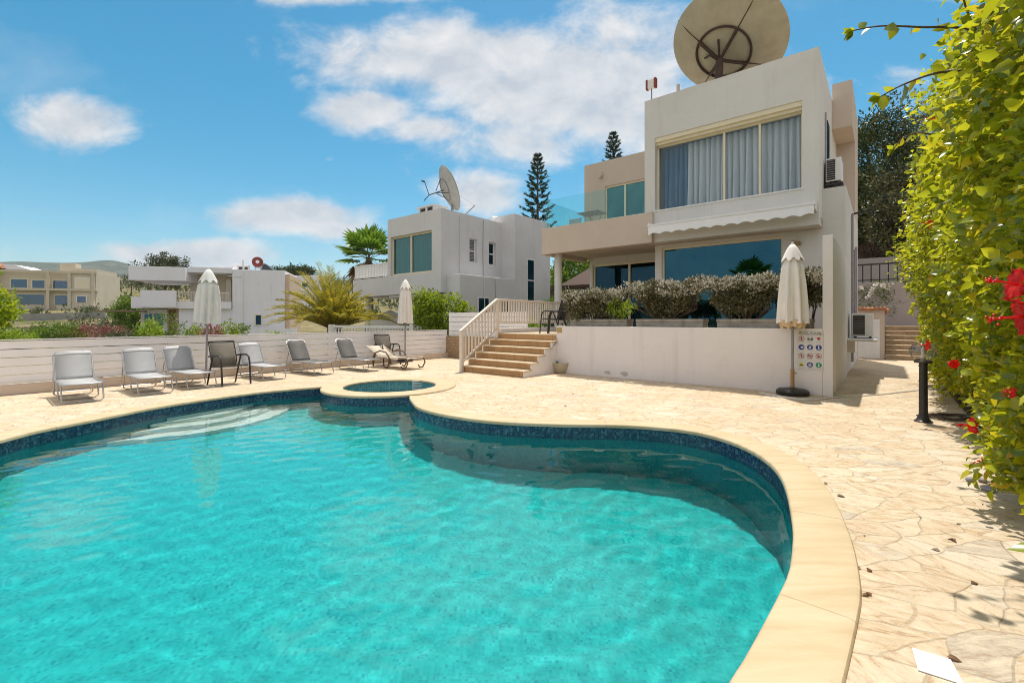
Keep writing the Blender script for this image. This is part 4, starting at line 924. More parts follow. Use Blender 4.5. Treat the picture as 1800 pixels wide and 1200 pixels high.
def crown(cen,rad,k,seed=0,flat=.0,shell=.5):
    """uneven clump centres through an ellipsoid"""
    d=unit(RNG.normal(size=(k,3))); r=RNG.uniform(shell,1,(k,1))**.6; lump=1+.16*np.sin(d[:,:1]*5+seed)+.12*np.sin(d[:,1:2]*7+seed*2)
    return np.array(cen)+d*r*lump*np.array(rad)
def tree(name,label,cat,base,cen,rad,k,npc,cs,ls,mt,trunk=.15,group=None,wr=.5,limbs=6,dirmix=.6,shell=.45,bark=None):
    t=thing(name,label,cat,base,0,group); b=np.array(base); cen=np.array(cen)-b; bark=bark or BARK
    C=crown(cen,rad,k,seed=hash(label)%50,shell=shell)
    m=MB(); top=cen-np.array([0,0,rad[2]*.35]); mid=top*.5+np.array([.08*rad[0],.05,0])
    m.tube([(0,0,-.3),tuple(mid*[1,1,.5]),tuple(mid),tuple(top)],[trunk*1.3,trunk,trunk*.85,trunk*.6],8)
    for i in range(limbs):
        c=C[RNG.integers(k)]; s=mid*(1-.5*i/limbs)+top*(.5*i/limbs); m.tube([tuple(s),tuple((s+c)/2+np.array([0,0,.08*rad[2]])),tuple(c)],[trunk*.5,trunk*.3,trunk*.1],6)
    m.build('trunk',bark,t,smooth=60)
    P,D=clumps(C,cs*RNG.uniform(.6,1.3,k),npc); D=D*dirmix+RNG.normal(size=D.shape)*.5+np.array([0,0,.25])
    leaves('crown',P,D,ls*RNG.uniform(.6,1.3,len(P)),mt,t,wr); return t
# ---- terrace shrubs (clipped, silver tips on top, bare twigs below)
def shrub(label,u0,u1,z0,z1,dv,seed,taper=.35,k=150,vc=10.82):
    t,o=hthing('clipped_shrub',label,'shrub',(u0+u1)/2,vc,1.45,'clipped silver shrubs in the planters'); w=u1-u0; r=np.random.default_rng(seed)
    f=r.uniform(0,1,k)**.75; z=z0+(z1-z0)*f; nar=1-taper*(1-f)**1.1; x=r.uniform(-1,1,k); y=r.uniform(-1,1,k)
    wob=1+.08*np.sin(x*4+seed)
    C=np.stack([x*w/2*nar, y*dv*nar*wob, z-1.45+.05*np.sin(x*6+seed)*f],-1)
    P,D=clumps(C,.14,64); D=D+np.array([0,0,.5])+.4*RNG.normal(size=D.shape); leaves('foliage',P,D,.062*RNG.uniform(.6,1.3,len(P)),SILV,t,.5)
    kk=int(k*.9); x=r.uniform(-1,1,kk); y=r.uniform(-1,1,kk); C=np.stack([x*w/2, y*dv, (z1-1.45)+.04*np.sin(x*7+seed)+r.normal(0,.035,kk)-.0*x],-1)
    side=r.uniform(0,1,kk)<.35; C[side,2]-=r.uniform(.0,.45,side.sum())*(z1-z0)*.8; C[side,1]=-dv*r.uniform(.85,1.05,side.sum())
    P,D=clumps(C,.08,11); D=D*.6+np.array([0,-.1,.6])+.4*RNG.normal(size=D.shape); leaves('pale_tips',P,D,.060*RNG.uniform(.7,1.4,len(P)),SILVT,t,.5)
    m=MB(); rr=random.Random(seed)
    for i in range(26):
        x=rr.uniform(-.5,.5)*w*.8; x0=x*(1-taper); m.tube([(x0,rr.uniform(-.12,.12),0),(x*.95,rr.uniform(-.2,.2),.3*(z1-1.45)),(x+rr.uniform(-.15,.15),rr.uniform(-.3,.3),.8*(z1-1.45))],[.014,.010,.005],5)
    m.build('twigs',BARK,t,smooth=60); return t
shrub('wide clipped shrub with pale tips nearest the steps, lime sprig at its right',-6.78,-5.10,1.50,2.14,.34,1,.10,190)
shrub('fan shaped clipped shrub in the middle planter',-4.98,-3.12,1.55,2.28,.34,2,.72,170)
shrub('wide dense clipped shrub left of the closed umbrella',-3.10,-1.66,1.60,2.30,.32,3,.5,150)
shrub('narrow clipped shrub between the umbrella and the tall pier wall',-1.62,-.96,1.75,2.34,.32,4,.20,80)
t,o=hthing('lime_shrub','lime green leafy sprig growing out of the first planter','shrub',-5.15,10.7,1.45)
P,D=clumps(np.stack([RNG.uniform(-.3,.32,22),RNG.uniform(-.25,.05,22),RNG.uniform(.1,.52,22)],-1),.1,34); leaves('foliage',P,D+[0,0,.4],.07*RNG.uniform(.6,1.3,len(P)),LIME,t,.5)
m=MB(); [m.tube([(0,0,0),(x*.5,-.05,.2),(x,-.1,.42)],[.01,.008,.004],5) for x in (-.25,-.1,.05,.2,.28)]; m.build('stem',BARK,t)
# ---- hibiscus hedge on the right
t,o=hthing('hibiscus_hedge','tall yellow-green hibiscus hedge with red flowers filling the right edge','hedge',1.6,6,0)
def face_u(v,z):     # the hedge's uneven left face
    return .72+.14*np.clip((v-5)/3,0,1)-.11*np.sin(v*1.3+z*.7)-.12*np.sin(z*1.9+v*.5)-.10*np.sin(v*3.1-z*2.3)-.08*np.sin(v*6.3+z*4.1)-.07*np.clip(v-4,0,7)*np.clip((z-1.3)/1.6,0,1)+.30*np.clip(.5-z,0,.5)
n=9000
def hedge_pts(n,v0,v1,z0,z1f,deep):
    v=RNG.uniform(v0,v1,n); zt=z1f(v); z=z0+(zt-z0)*RNG.uniform(0,1,n); u=face_u(v,z)+np.abs(RNG.normal(0,deep,n)); 
    return np.stack([u-1.6,v-6,z],-1)
ztop=lambda v: 4.25+.25*np.sin(v*1.7)+.18*np.sin(v*4.1)-.20*np.clip(v-8,0,9)
C=[]
for (v0,v1,dens,L,wr) in ((2.2,3.2,430,.098,.58),(3.2,6.5,2000,.088,.56),(6.5,12.0,3000,.082,.56),(12.0,14.5,900,.085,.6)):
    p=hedge_pts(dens,v0,v1,.22,ztop,.24); C.append((p,L,wr))
    top=hedge_pts(dens//4,v0,v1,0,ztop,.5); vv=top[:,1]+6; top[:,2]=ztop(vv)+RNG.normal(0,.12,len(top)); C.append((top,L,wr))
Ps=[];Ds=[];Ls=[]
for p,L,wr in C:
    q,d=clumps(p,.17,9); out=np.array([-.7,-.2,-.02]); Ps.append(q); Ds.append(d*.8+out*RNG.uniform(-.3,1.0,(len(q),1))+.6*RNG.normal(size=d.shape)); Ls.append(L*RNG.uniform(.3,1.35,len(q)))
leaves('foliage',np.concatenate(Ps),np.concatenate(Ds),np.concatenate(Ls),HIBL,t,.60,True,.22,up=(-.30,.0,.9),curl=.24,upj=.65)
# inner dark twig thicket
m=MB(); rr=random.Random(5)
for i in range(150):
    v=rr.uniform(2.5,14); h=float(ztop(np.array(v)))*rr.uniform(.6,1.0); u=rr.uniform(.95,1.5)
    m.tube([(u-1.6+.1,v-6,0),(u-1.6,v-6+rr.uniform(-.3,.3),h*.5),(u-1.6-rr.uniform(-.2,.35),v-6+rr.uniform(-.5,.5),h)],[.022,.014,.005],5)
m.build('branches',BARK,t,smooth=60)
p=hedge_pts(2300,2.4,14.5,.1,ztop,.1); p[:,0]+=.45; q,d=clumps(p,.2,6); leaves('inner_foliage',q,d,.10*RNG.uniform(.6,1.3,len(q)),GREEN,t,.6)
# long shoots reaching out against the sky
def shoot(pts,nl,L,seed):
    r=random.Random(seed); P=[np.array(q) for q in pts]; m=MB(); Q=crom3(P); m.tube([tuple(x) for x in Q],[.012-.008*i/(len(Q)-1) for i in range(len(Q))],6); m.build('shoot',BARK,t,smooth=60)
    pp=[];dd=[];ll=[]
    for i in range(nl):
        f=(i+.6)/nl; x=Q[min(len(Q)-1,int(f*(len(Q)-1)))]; s=1 if i%2 else -1
        pp.append(x); dd.append(np.array([-.25+.2*s,.15*s,-.75+.9*(r.random()<.3)])+.3*np.array([r.gauss(0,1) for _ in range(3)])); ll.append(L*r.uniform(.6,1.25))
    for k in range(4): pp.append(Q[-1]); dd.append(np.array([-.7,.2*r.gauss(0,1),-.4+.5*r.gauss(0,1)])); ll.append(L*.8)
    leaves('shoot_leaves',np.array(pp),np.array(dd),np.array(ll),HIBL,t,.58,True)
def crom3(P,k=8):
    out=[]
    for i in range(len(P)-1):
        a,b,c,d=[P[max(0,min(len(P)-1,i+j))] for j in (-1,0,1,2)]
        for j in range(k): s=j/k; out.append(.5*((2*b)+(c-a)*s+(2*a-5*b+4*c-d)*s*s+(3*b-a-3*c+d)*s**3))
    out.append(P[-1]); return out
def hl(px,py,Y):
    x,y,z=dp(px,py,Y); u,v=HL(x,y); return (u-1.6,v-6,z)
shoot([hl(1740,70,3.6),hl(1690,50,3.6),hl(1620,48,3.6),hl(1550,46,3.6),hl(1500,54,3.6)],13,.105,1)
shoot([hl(1790,120,3.2),hl(1720,124,3.2),hl(1650,128,3.2),hl(1590,148,3.2),hl(1548,170,3.2)],10,.12,2)
shoot([hl(1690,260,5.0),hl(1630,235,5.0),hl(1592,240,5.0),hl(1570,262,5.0)],9,.10,3)
shoot([hl(1720,60,3.9),hl(1700,20,3.9),hl(1690,-20,3.9)],8,.11,4)
shoot([hl(1640,440,6.8),hl(1600,432,6.8),hl(1568,445,6.8)],8,.10,5)
# flowers
def flower(px,py,Y,R,axis,seed):
    c=np.array(hl(px,py,Y)); r=np.random.default_rng(seed); ax=unit(np.array(axis,float)); a=unit(np.cross(ax,[0,0,1.])); b=np.cross(ax,a); vs=[];fs=[]
    for k in range(5):
        th=2*math.pi*k/5+r.uniform(-.15,.15); base=len(vs); nn=7; mm=5
        for i in range(nn):
            f=i/(nn-1); wdt=R*.62*math.sin(math.pi*min(1,f*.80+.12)); 
            for j in range(mm):
                g=(j/(mm-1)-.5)*2; rad=R*(.06+f); d=a*math.cos(th)+b*math.sin(th); e=-a*math.sin(th)+b*math.cos(th)
                h=ax*(R*(.55*f*(1-f*.9)+.17*math.sin(g*6+f*9+k*2)*f+.10*math.cos(g*3.1+k)*f*f)); vs.append(tuple(c+d*rad+e*(g*wdt)+h))
        fs+=[(base+i*mm+j,base+i*mm+j+1,base+(i+1)*mm+j+1,base+(i+1)*mm+j) for i in range(nn-1) for j in range(mm-1)]
    f=MB().add(vs,fs).build('flower',REDF,t,smooth=80)
    m=MB(); m.tube([tuple(c),tuple(c+ax*R*1.1),tuple(c+ax*R*1.5+np.array([0,0,-.1*R]))],[.006,.005,.004],6)
    for i in range(10): q=c+ax*R*(1.0+.05*i)+r.normal(0,.012,3); m.ico(tuple(q),.006,1)
    m.build('stamen',REDF,f)
AXF=(-.9,-.25,.1)
for i,(px,py,Y,R,ax) in enumerate([(1790,500,1.95,.072,(-.93,-.25,.25)),(1800,556,1.8,.07,(-.95,-.15,-.1)),(1712,750,3.6,.07,AXF),(1632,607,6.2,.07,AXF),(1678,640,4.9,.05,(-.4,.8,.2)),(1637,392,6.2,.07,AXF),(1688,398,4.8,.04,AXF),(1641,208,5.6,.05,AXF),(1782,690,2.6,.03,AXF),(1730,812,3.7,.03,AXF)]): flower(px,py,Y,R,ax,i)
# pebbles and fallen leaves
rr=random.Random(9)
PEB=surf('grey_pebble',(.34,.31,.31),(.24,.22,.23),12,.7,.2,40)
for i,(x,y,s) in enumerate(((1707,842,.045),(1727,843,.04),(1736,858,.05),(1742,860,.035))):
    q=gp(x,y,.02); o=MB().ico((0,0,0),(s,s*.8,s*.55),2).build('pebble',PEB,None,smooth=180,loc=q,rot=(0,0,i)); tag(o,['rounded grey pebble at the hedge foot, leftmost of the four','rounded grey pebble second from the left at the hedge foot','largest rounded grey pebble tucked under the hedge','small grey pebble rightmost at the hedge foot'][i],'pebble','pebbles at the hedge foot')
def fallen(label,px,py,s,rot,n=1,g='dry leaves fallen on the paving'):
    P=np.zeros((n,3)); P[:,:2]=RNG.normal(0,s*.25,(n,2)); D=np.stack([np.cos(rot+np.arange(n)*1.9),np.sin(rot+np.arange(n)*1.9),np.full(n,.04)],-1)
    o=leaves('fallen_leaf',P,D,np.full(n,s),DRY,None,.5,True,.2,up=(0,0,1)); z=.005; o.location=gp(px,py,z); tag(o,label,'leaf',g)
for a in (('crumpled brown leaf beside the coping, farthest up the curve',1455,851,.05,2.2),('long dark brown leaf against the outer edge of the coping',1467,870,.07,-.9),('curled tan leaves by the coping where it bends back',1523,1001,.05,.6,2),('reddish curled leaf on the paving right of the coping',1535,1047,.045,1.4,2),('yellow-brown leaf by itself in the open paving',1675,947,.05,2.8,2),('small brown leaf left of the yellow-brown one',1656,966,.045,2.5),('dark brown leaf nearest the hedge shadow',1708,1024,.045,.1),('green-brown leaf by the corner of the paper sheet',1668,1152,.05,-.6),('tiny brown leaf high on the paving below the hedge',1684,920,.035,.2),('tiny dry leaf left of the hedge shadow',1619,910,.025,.4),('tiny dark leaf on the pale slab near the coping',1521,942,.02,1.0),('small leaf on the deck in front of the round spa',664,657+5,.05,1.0),('dry leaf on the deck below the plant pot',1004,692,.05,.4),('dry speck of leaf on the deck right of the spa',991,713,.05,.2)): fallen(*a)
# ---- tree leaning in at the left edge
tree('lemon_tree','bright green leafy tree leaning in at the left edge beyond the fence','tree',(-11.0,8.6,-.6),(-10.42,8.75,1.60),(.55,.6,.56),64,46,.19,.085,BRIGHT,.06,wr=.55)
# ================================================================== neighbours and greenery
NB,o=hthing('neighbour_house','white two storey flat-roofed house with a teal curtained window behind the fence','house',-18,15,-.7)
m=MB(o)
m.box(-20.26,-20.0,14.4,14.7,2.75,6.7); m.box(-16.75,-16.1,14.4,14.7,2.75,6.7); m.box(-20.0,-16.75,14.4,14.7,5.75,6.7); m.box(-20.0,-16.75,14.4,14.7,2.75,3.72)
m.box(-16.4,-16.1,14.7,16.3,2.75,6.7)
# side face with two window openings
m.box(-16.4,-16.1,16.3,19.3,2.75,4.35); m.box(-16.4,-16.1,16.3,19.3,5.55,6.7); m.box(-16.4,-16.1,16.85,17.75,4.35,5.55); m.box(-16.4,-16.1,18.3,19.3,4.35,5.55)
m.box(-20.26,-16.4,14.7,22,6.2,6.4); m.box(-20.26,-20.0,14.7,22,2.75,6.7); m.build('upper_storey_wall',NEIGH,NB)
m=MB(o); m.box(-16.4,-15.2,14.75,18.798,-.7,3.58,.02); m.box(-23.4,-16.4,18.2,18.5,-.7,2.75); m.box(-20,-16.4,15.6,15.8,-.7,2.75); m.build('ground_floor_wall',NEIGH,NB)
m=MB(o); m.box(-16.6,-15.2,18.8,22.1,-.7,7.1,.01); m.box(-20,-16.6,21.8,22.1,2.7,6.6); m.build('rear_wall',NEIGH,NB)
m=MB(o); m.box(-23.6,-20.262,14.42,18,2.74,3.72); m.box(-20.26,-16.42,14.5,18,2.6,2.745); m.build('balcony_slab',NEIGH,NB)
window(NB,o,'upper_window',-20.0,-16.75,3.74,5.75,14.52,[-18.45],mk_glass('teal_pane',(.55,.72,.72),.10,(.5,.8,.8)),CREAMTRIM,.09)
curtain(NB,o,-19.9,-16.8,3.8,5.7,14.75,mk_curtain('teal_curtain',(.38,.50,.50)),.3,.06,8)
MB(o).box(-20,-16.4,16.2,16.3,2.8,6.2).build('room_interior',DARKIN,NB)
for i,(v0,v1) in enumerate(((16.3,16.85),(17.75,18.3))): window(NB,o,'side_window',0,0,0,0,0,[],GLASSD2,PAINTW) if False else None
def side_window(v0,v1,z0,z1,u,gm,shut=False):
    m=MB(o); m.box(u-.2,u-.14,v0,v1,z0,z0+.06); m.box(u-.2,u-.14,v0,v1,z1-.06,z1); m.box(u-.2,u-.142,v0,v0+.06,z0+.06,z1-.06); m.box(u-.2,u-.142,v1-.06,v1,z0+.06,z1-.06); m.box(u-.2,u-.141,v0+.06,v1-.06,(z0+z1)/2-.03,(z0+z1)/2+.03); f=m.build('side_window',PAINTW,NB)
    MB(o).box(u-.19,u-.17,v0+.06,v1-.06,z0+.06,z1-.06).build('pane',gm,f)
    if shut:
        m=MB(o); k=14
        for i in range(k): z=z0+.08+(z1-z0-.16)*i/k; m.box(u-.165,u-.15,v0+.06,v1-.06,z,z+.05)
        m.build('shutter',GREYPOLE,f)
side_window(16.3,16.85,4.35,5.55,-16.1,GLASSD2,True); side_window(17.75,18.3,4.35,5.55,-16.1,GLASSD2)
def inset(v0,v1,z0,z1,u):
    m=MB(o); m.box(u,u+.03,v0-.07,v1+.07,z0-.07,z1+.07); f=m.build('side_window',PAINTW,NB); MB(o).box(u+.025,u+.035,v0,v1,z0,z1).build('pane',GLASSD2,f)
    MB(o).box(u+.035,u+.045,v0,v1,(z0+z1)/2-.03,(z0+z1)/2+.03).build('sash_bar',PAINTW,f)
inset(19.9,20.45,2.5,4.75,-15.2); inset(16.0,16.7,.7,2.5,-15.2); inset(17.6,18.3,.7,2.45,-15.2)
m=MB(o); m.lathe([(.17,-.7),(.17,2.74)],20,(-22.9,15.0,0)); m.build('column',WHITE,NB,smooth=40)
m=MB(o); m.box(-23.55,-20.28,14.46,14.54,4.42,4.5); m.box(-23.55,-20.28,14.47,14.53,3.78,3.84); m.box(-23.56,-23.48,14.54,17.8,4.42,4.5)
rl=m.build('balcony_rail',PAINTW,NB)
m=MB(o)
for i in range(22): u=-23.5+i*.148; m.box(u,u+.07,14.475,14.525,3.84,4.42)
m.build('baluster_row',PAINTW,rl)
m=MB(o); m.box(-19.9,-16.5,15.58,15.6,.2,2.4); m.build('patio_door',GLASSD,NB)
m=MB(o); m.box(-18.3,-18.22,15.56,15.6,.2,2.4); m.box(-19.95,-16.45,15.56,15.6,2.4,2.48); m.build('patio_door_frame',CREAMTRIM,NB)
m=MB(o); m.tube([(-16.06,15.6,6.6),(-16.06,15.6,3.6)],.03,6); m.tube([(-15.17,16.4,3.5),(-15.17,16.4,-.5)],.03,6); m.build('drain_pipe',NEIGH,NB)
m=MB(o); m.tube([(-16.08,17.3,6.6),(-16.07,17.25,5.0),(-16.08,17.3,3.6)],.012,5); m.tube([(-15.18,17.2,3.5),(-15.18,17.25,.5)],.012,5); m.build('cable',GREYPOLE,NB)
# chimney, aerial, tank
t,o2=hthing('roof_chimney','low white chimney with dark slots on the neighbouring roof','chimney',-18,15.5,6.4)
m=MB(o2); m.box(-18.6,-17.4,15.1,15.9,6.4,6.95,.01); m.box(-18.68,-17.32,15.02,15.98,7.15,7.22); 
for uu in (-18.6,-18.05,-17.5): m.box(uu,uu+.1,15.1,15.9,6.95,7.15)
m.build('stack',NEIGH,t); MB(o2).box(-18.45,-17.55,15.2,15.8,6.95,7.14).build('flue',DARKM,t)
c=dp(880,377,26.5); t=thing('water_tank','white cylindrical hot water tank lying on the neighbouring roof','water tank',(c[0],c[1],6.6))
m=MB(); m.tube([(-.55,-.2,.55),(-.5,-.18,.55),(.5,.18,.55),(.55,.2,.55)],[.22,.29,.29,.22],20); m.build('cylinder',PAINTW,t,smooth=40)
m=MB(); m.tube([(.551,.2,.55),(.60,.218,.55)],[.28,.26],20); m.tube([(-.35,-.12,.55),(-.35,-.12,-.3)],.03,6); m.tube([(.35,.12,.55),(.35,.12,-.3)],.03,6); m.build('end_cap_and_legs',GREYPOLE,t,smooth=40)
# mast and stay behind the dish
c=dp(835,361,25.5); t=thing('roof_mast','thin slanting mast with wire stays behind the edge-on dish','mast',dp(817,377,25.5)); b=t.location
m=MB(tuple(b)); m.tube([dp(815,380,25.5),c],.03,6); m.build('mast_pole',GREYPOLE,t)
m=MB(tuple(b)); m.tube([dp(833,361,25.5),dp(797,335,26)],.008,4); m.tube([dp(833,361,25.5),dp(805,361,26)],.008,4); m.build('stay_wire',GREYPOLE,t)
# neighbour's balustrade, tent, terrace clutter
t,o2=hthing('stone_balustrade','white baluster wall of the neighbouring pool terrace seen over the fence','balustrade',-16,12.5,-.7)
m=MB(o2); A=[HL(*dp(x,y,19.5)[:2]) for x,y in ((583,573),(782,580))]
(ua,va),(ub,vb)=A; L_=math.hypot(ub-ua,vb-va); 
def along(f,z): return (ua+(ub-ua)*f,va+(vb-va)*f,z)
m.tube([along(-.02,1.17),along(1,1.12)],.075,4); m.tube([along(0,.5),along(1,.45)],.09,4); m.build('coping_rail',PAINTW,t)
m=MB(o2)
for i in range(40):
    p=along((i+.5)/40,.55); m.lathe([(.03,0),(.055,.1),(.06,.2),(.03,.36),(.028,.45),(.05,.54)],8,p)
m.build('baluster_row',PAINTW,t,smooth=50)
m=MB(o2)
for f in (0,.72,1): p=along(f,-.7); m.box(p[0]-.1,p[0]+.1,p[1]-.1,p[1]+.1,-.7,1.25)
m.build('pier',PAINTW,t)
c=dp(686,555,27); t=thing('white_tent','small white pavilion tent under the neighbouring balcony','tent',(c[0],c[1],-.7))
m=MB(); m.add([(-1,-1,2.2),(1,-1,2.2),(1,1,2.2),(-1,1,2.2),(0,0,2.75),(-1,-1,1.5),(1,-1,1.5),(1,1,1.5),(-1,1,1.5)],[(0,1,4),(1,2,4),(2,3,4),(3,0,4),(0,1,6,5),(1,2,7,6),(2,3,8,7),(3,0,5,8)]); m.build('canopy',PAINTW,t)
m=MB(); [m.tube([(x,y,0),(x,y,2.2)],.04,6) for x in (-1,1) for y in (-1,1)]; m.build('pole',GREYPOLE,t)
# far white house
FA=math.atan2(.266,.964); base=dp(440,590,40); base=(base[0],base[1],-.6)
WH=thing('white_house','long white house with a broad covered balcony beyond the left umbrella','house',base,FA)
S=.05
def wx(px): return (px-440)*S
def wz(py): return EYE+(562-py)*S+.6
m=MB(); m.box(wx(412),wx(495),-.02,6,0,wz(474),.02); m.build('main_wall',FARW,WH)
m=MB(); m.box(wx(333),wx(412),2.0,6,0,wz(472)); m.box(wx(395),wx(403),1.2,2.0,wz(531),wz(490)); m.build('recessed_wall',BEIGE,WH)
m=MB(); m.box(wx(265),wx(345),-.6,5,wz(497),wz(474),.02); m.box(wx(345),wx(411.5),-.05,5,wz(481),wz(472)); m.box(wx(378),wx(411.5),.3,5,wz(472),wz(469)); m.build('roof_canopy',FARW,WH)
m=MB(); m.box(wx(281),wx(331),-.5,-.3,wz(541),wz(513)); m.box(wx(266),wx(281),-.3,-.15,wz(541),wz(524)); m.box(wx(266),wx(411),-.29,5,wz(543),wz(531)); m.build('balcony_parapet',FARW,WH)
m=MB(); m.box(wx(331),wx(408),-.25,-.22,wz(516),wz(514.5)); [m.box(wx(332+i*2.2),wx(332.6+i*2.2),-.25,-.23,wz(531),wz(516)) for i in range(35)]; m.build('balcony_rail',RAILW,WH)
m=MB(); m.box(wx(331),wx(412),.05,.3,0,wz(543)); m.build('lower_wall',FARW,WH)
m=MB(); m.box(wx(308),wx(331),1.0,5,0,wz(543)); m.build('porch_wall',PINK,WH); MB().box(wx(309),wx(319),.96,1.0,0,wz(545)).build('door',surf('brown_door',(.25,.14,.09),(.2,.11,.07),6,.6,.05),WH)
m=MB(); m.box(wx(268),wx(307),1.0,5,0,wz(545)); m.build('patio_wall',FARW,WH); m=MB(); m.box(wx(274),wx(284),.95,1.0,.1,wz(552)); m.box(wx(288),wx(300),.95,1.0,.1,wz(552)); m.build('patio_door',GLASSD,WH)
m=MB(); m.box(wx(495.1),wx(502),.3,6,0,wz(480)); m.build('side_pier',PINK,WH); 
m=MB(); m.box(wx(447),wx(459),-.06,-.022,wz(572),wz(552)); f=m.build('small_window',CREAMTRIM,WH); MB().box(wx(449),wx(457),-.075,-.06,wz(570.5),wz(554)).build('pane',GLASSD2,f)
m=MB(); m.tube([(wx(429),-.08,0),(wx(429),-.08,wz(458))],.05,6); m.tube([(wx(405),-.0,wz(486)),(wx(427),-.06,wz(487))],.03,6); m.build('pipe',PAINTW,WH)
m=MB(); m.box(wx(440),wx(520),-1.6,-1.5,0,wz(577)); m.build('garden_wall',FARW,WH)
m=MB(); m.box(wx(235),wx(282),-2.2,.5,wz(549),wz(547)); m.build('porch_awning',surf('brown_canvas',(.30,.2,.17),(.22,.15,.13),5,.9,.1),WH)

def wthing(n,l,c,px,y,py): 
    v=Vector((wx(px),y,wz(py))); v.rotate(Matrix.Rotation(FA,3,'Z')); return thing(n,l,c,(base[0]+v.x,base[1]+v.y,base[2]+v.z),FA),(wx(px),y,wz(py))
t,o2=wthing('water_tank','red water tank on the roof of the long white house','water tank',442,2,474)
m=MB(o2); m.tube([(wx(438),2.9,wz(456)),(wx(443),1.7,wz(456))],.46,20); m.build('cylinder',REDP,t,smooth=40); m=MB(o2); m.tube([(wx(443.1),1.68,wz(456)),(wx(443.5),1.6,wz(456))],.16,12); [m.tube([(wx(x),2,wz(456)),(wx(x),2,wz(476))],.04,6) for x in (438,446)]; m.build('stand',PAINTW,t)
t,o2=wthing('solar_panel','tilted dark solar panel beside the red water tank','solar panel',460,2,474)
m=MB(o2); m.prism([(wx(450),wz(472)),(wx(456),wz(460)),(wx(458),wz(460)),(wx(474),wz(473.5)),(wx(472),wz(474))],'y',1.2,2.8); m.build('panel',surf('solar_glass',(.05,.055,.06),(.035,.04,.045),4,.3,0),t)
t,o2=wthing('roof_unit','white machine cluster on the roof of the long white house','roof unit',418,2,474)
m=MB(o2); m.box(wx(404),wx(411),1.7,2.3,wz(474),wz(460),.06); m.box(wx(412),wx(428),1.7,2.3,wz(474),wz(462),.04); m.build('casing',PAINTW,t); m=MB(o2); m.box(wx(422),wx(427),1.66,1.7,wz(471),wz(466)); m.box(wx(413),wx(419),1.66,1.7,wz(471),wz(466)); m.build('vent',DARKM,t)
# blue-white house behind
base2=dp(520,560,75); t=thing('blue_white_house','plain pale house half hidden behind the golden palm','house',(base2[0],base2[1],1.5),.1)
m=MB(); s=.0938; q=lambda px:(px-520)*s; zz=lambda py: EYE+(562-py)*s-1.5
m.box(q(498),q(560),0,8,-2,zz(484),.03); m.build('wall',FARW,t); m=MB(); 
for x,y in ((527,517),(531,497)): m.box(q(x),q(x+9),-.04,0,zz(y+7),zz(y))
m.build('window',GLASSD,t)
# far cream house
base3=dp(85,546,90); t=thing('cream_villa','large cream villa with blue windows and a tiled roof corner on the hillside','house',(base3[0],base3[1],2.6),.32)
s=.1125; q=lambda px:(px-85)*s*1.03; zz=lambda py: EYE+(562-py)*s-2.6
m=MB(); m.box(q(-10),q(118),0,9,-1,zz(477)); m.box(q(118),q(153),-.6,9,-1,zz(478)); m.box(q(120),q(152),-.4,8,zz(478),zz(471)); m.build('wall',BEIGE,t)
m=MB(); m.box(q(-10),q(155),-1.0,-.02,zz(511),zz(507)); m.box(q(10),q(155),-.9,-.61,zz(480),zz(476)); m.box(q(103),q(162),-1.6,-.62,-1,zz(537)); m.build('cornice',BEIGE,t)
for x in (22,88,117,150): 
    m=MB(); m.box(q(x)-.25,q(x)+.25,-.95,-.62,0,zz(477)); m.build('pilaster',BEIGE,t)
BW=mk_glass('blue_pane',(.2,.24,.32),.35,(.30,.40,.55))
for x0,x1,y0,y1 in ((36,57,492,507),(64,80,493,507),(92,113,493,507),(42,80,518,535),(94,111,519,535)):
    m=MB(); m.box(q(x0-1.5),q(x1+1.5),-.06,.0,zz(y1),zz(y0-1.5)); f=m.build('window',CREAMTRIM,t); MB().box(q(x0),q(x1),-.08,-.06,zz(y1),zz(y0)).build('pane',BW,f)
for x0,x1,y0,y1 in ((125,143,488,508),(127,139,520,531)):
    m=MB(); m.box(q(x0-1.5),q(x1+1.5),-.68,-.6,zz(y1),zz(y0-1.5)); f=m.build('window',PAINTW,t); MB().box(q(x0),q(x1),-.70,-.68,zz(y1),zz(y0)).build('pane',CREAMTRIM if y0==488 else BW,f)
m=MB(); m.prism([(q(-40),zz(474)),(q(28),zz(474)),(q(18),zz(465)),(q(-40),zz(463))],'y',-.5,7); m.build('roof',TERRAC,t)
m=MB(); m.box(q(92),q(114),2,4,zz(477),zz(460)); m.build('chimney',BEIGE,t)
m=MB(); m.prism([(q(28),zz(475)),(q(60),zz(475)),(q(40),zz(467)),(q(22),zz(467))],'y',.2,6); m.build('solar_panel',FARW,t)
# retaining wall below it
a=dp(20,575,60); t=thing('retaining_wall','long grey retaining wall stepping across the slope below the cream villa','wall',a)
m=MB(a)
m.tube([dp(8,561,60),dp(185,556,66)],.9,4); m.tube([dp(15,583,50),dp(110,580,52)],.65,4); m.build('masonry',surf('grey_blockwork',(.34,.33,.31),(.26,.25,.24),2,.9,.3,8),t)
# utility poles
for i,(px,y0,y1,Y) in enumerate(((206,540,492,110),(231,520,498,140),(265,540,497,110))):
    p=dp(px,y0,Y); t=thing('utility_pole',['dark wooden utility pole left of the round-crowned tree','thin distant utility pole between two taller ones','dark utility pole beside the balcony of the long white house'][i],'pole',p,0,'utility poles on the slope'); m=MB(); h=(y0-y1)/800*Y; m.tube([(0,0,-2),(0,0,h)],[.22,.15],8); m.box(-.8,.8,-.06,.06,h-.5,h-.35); m.build('shaft',BARK,t)
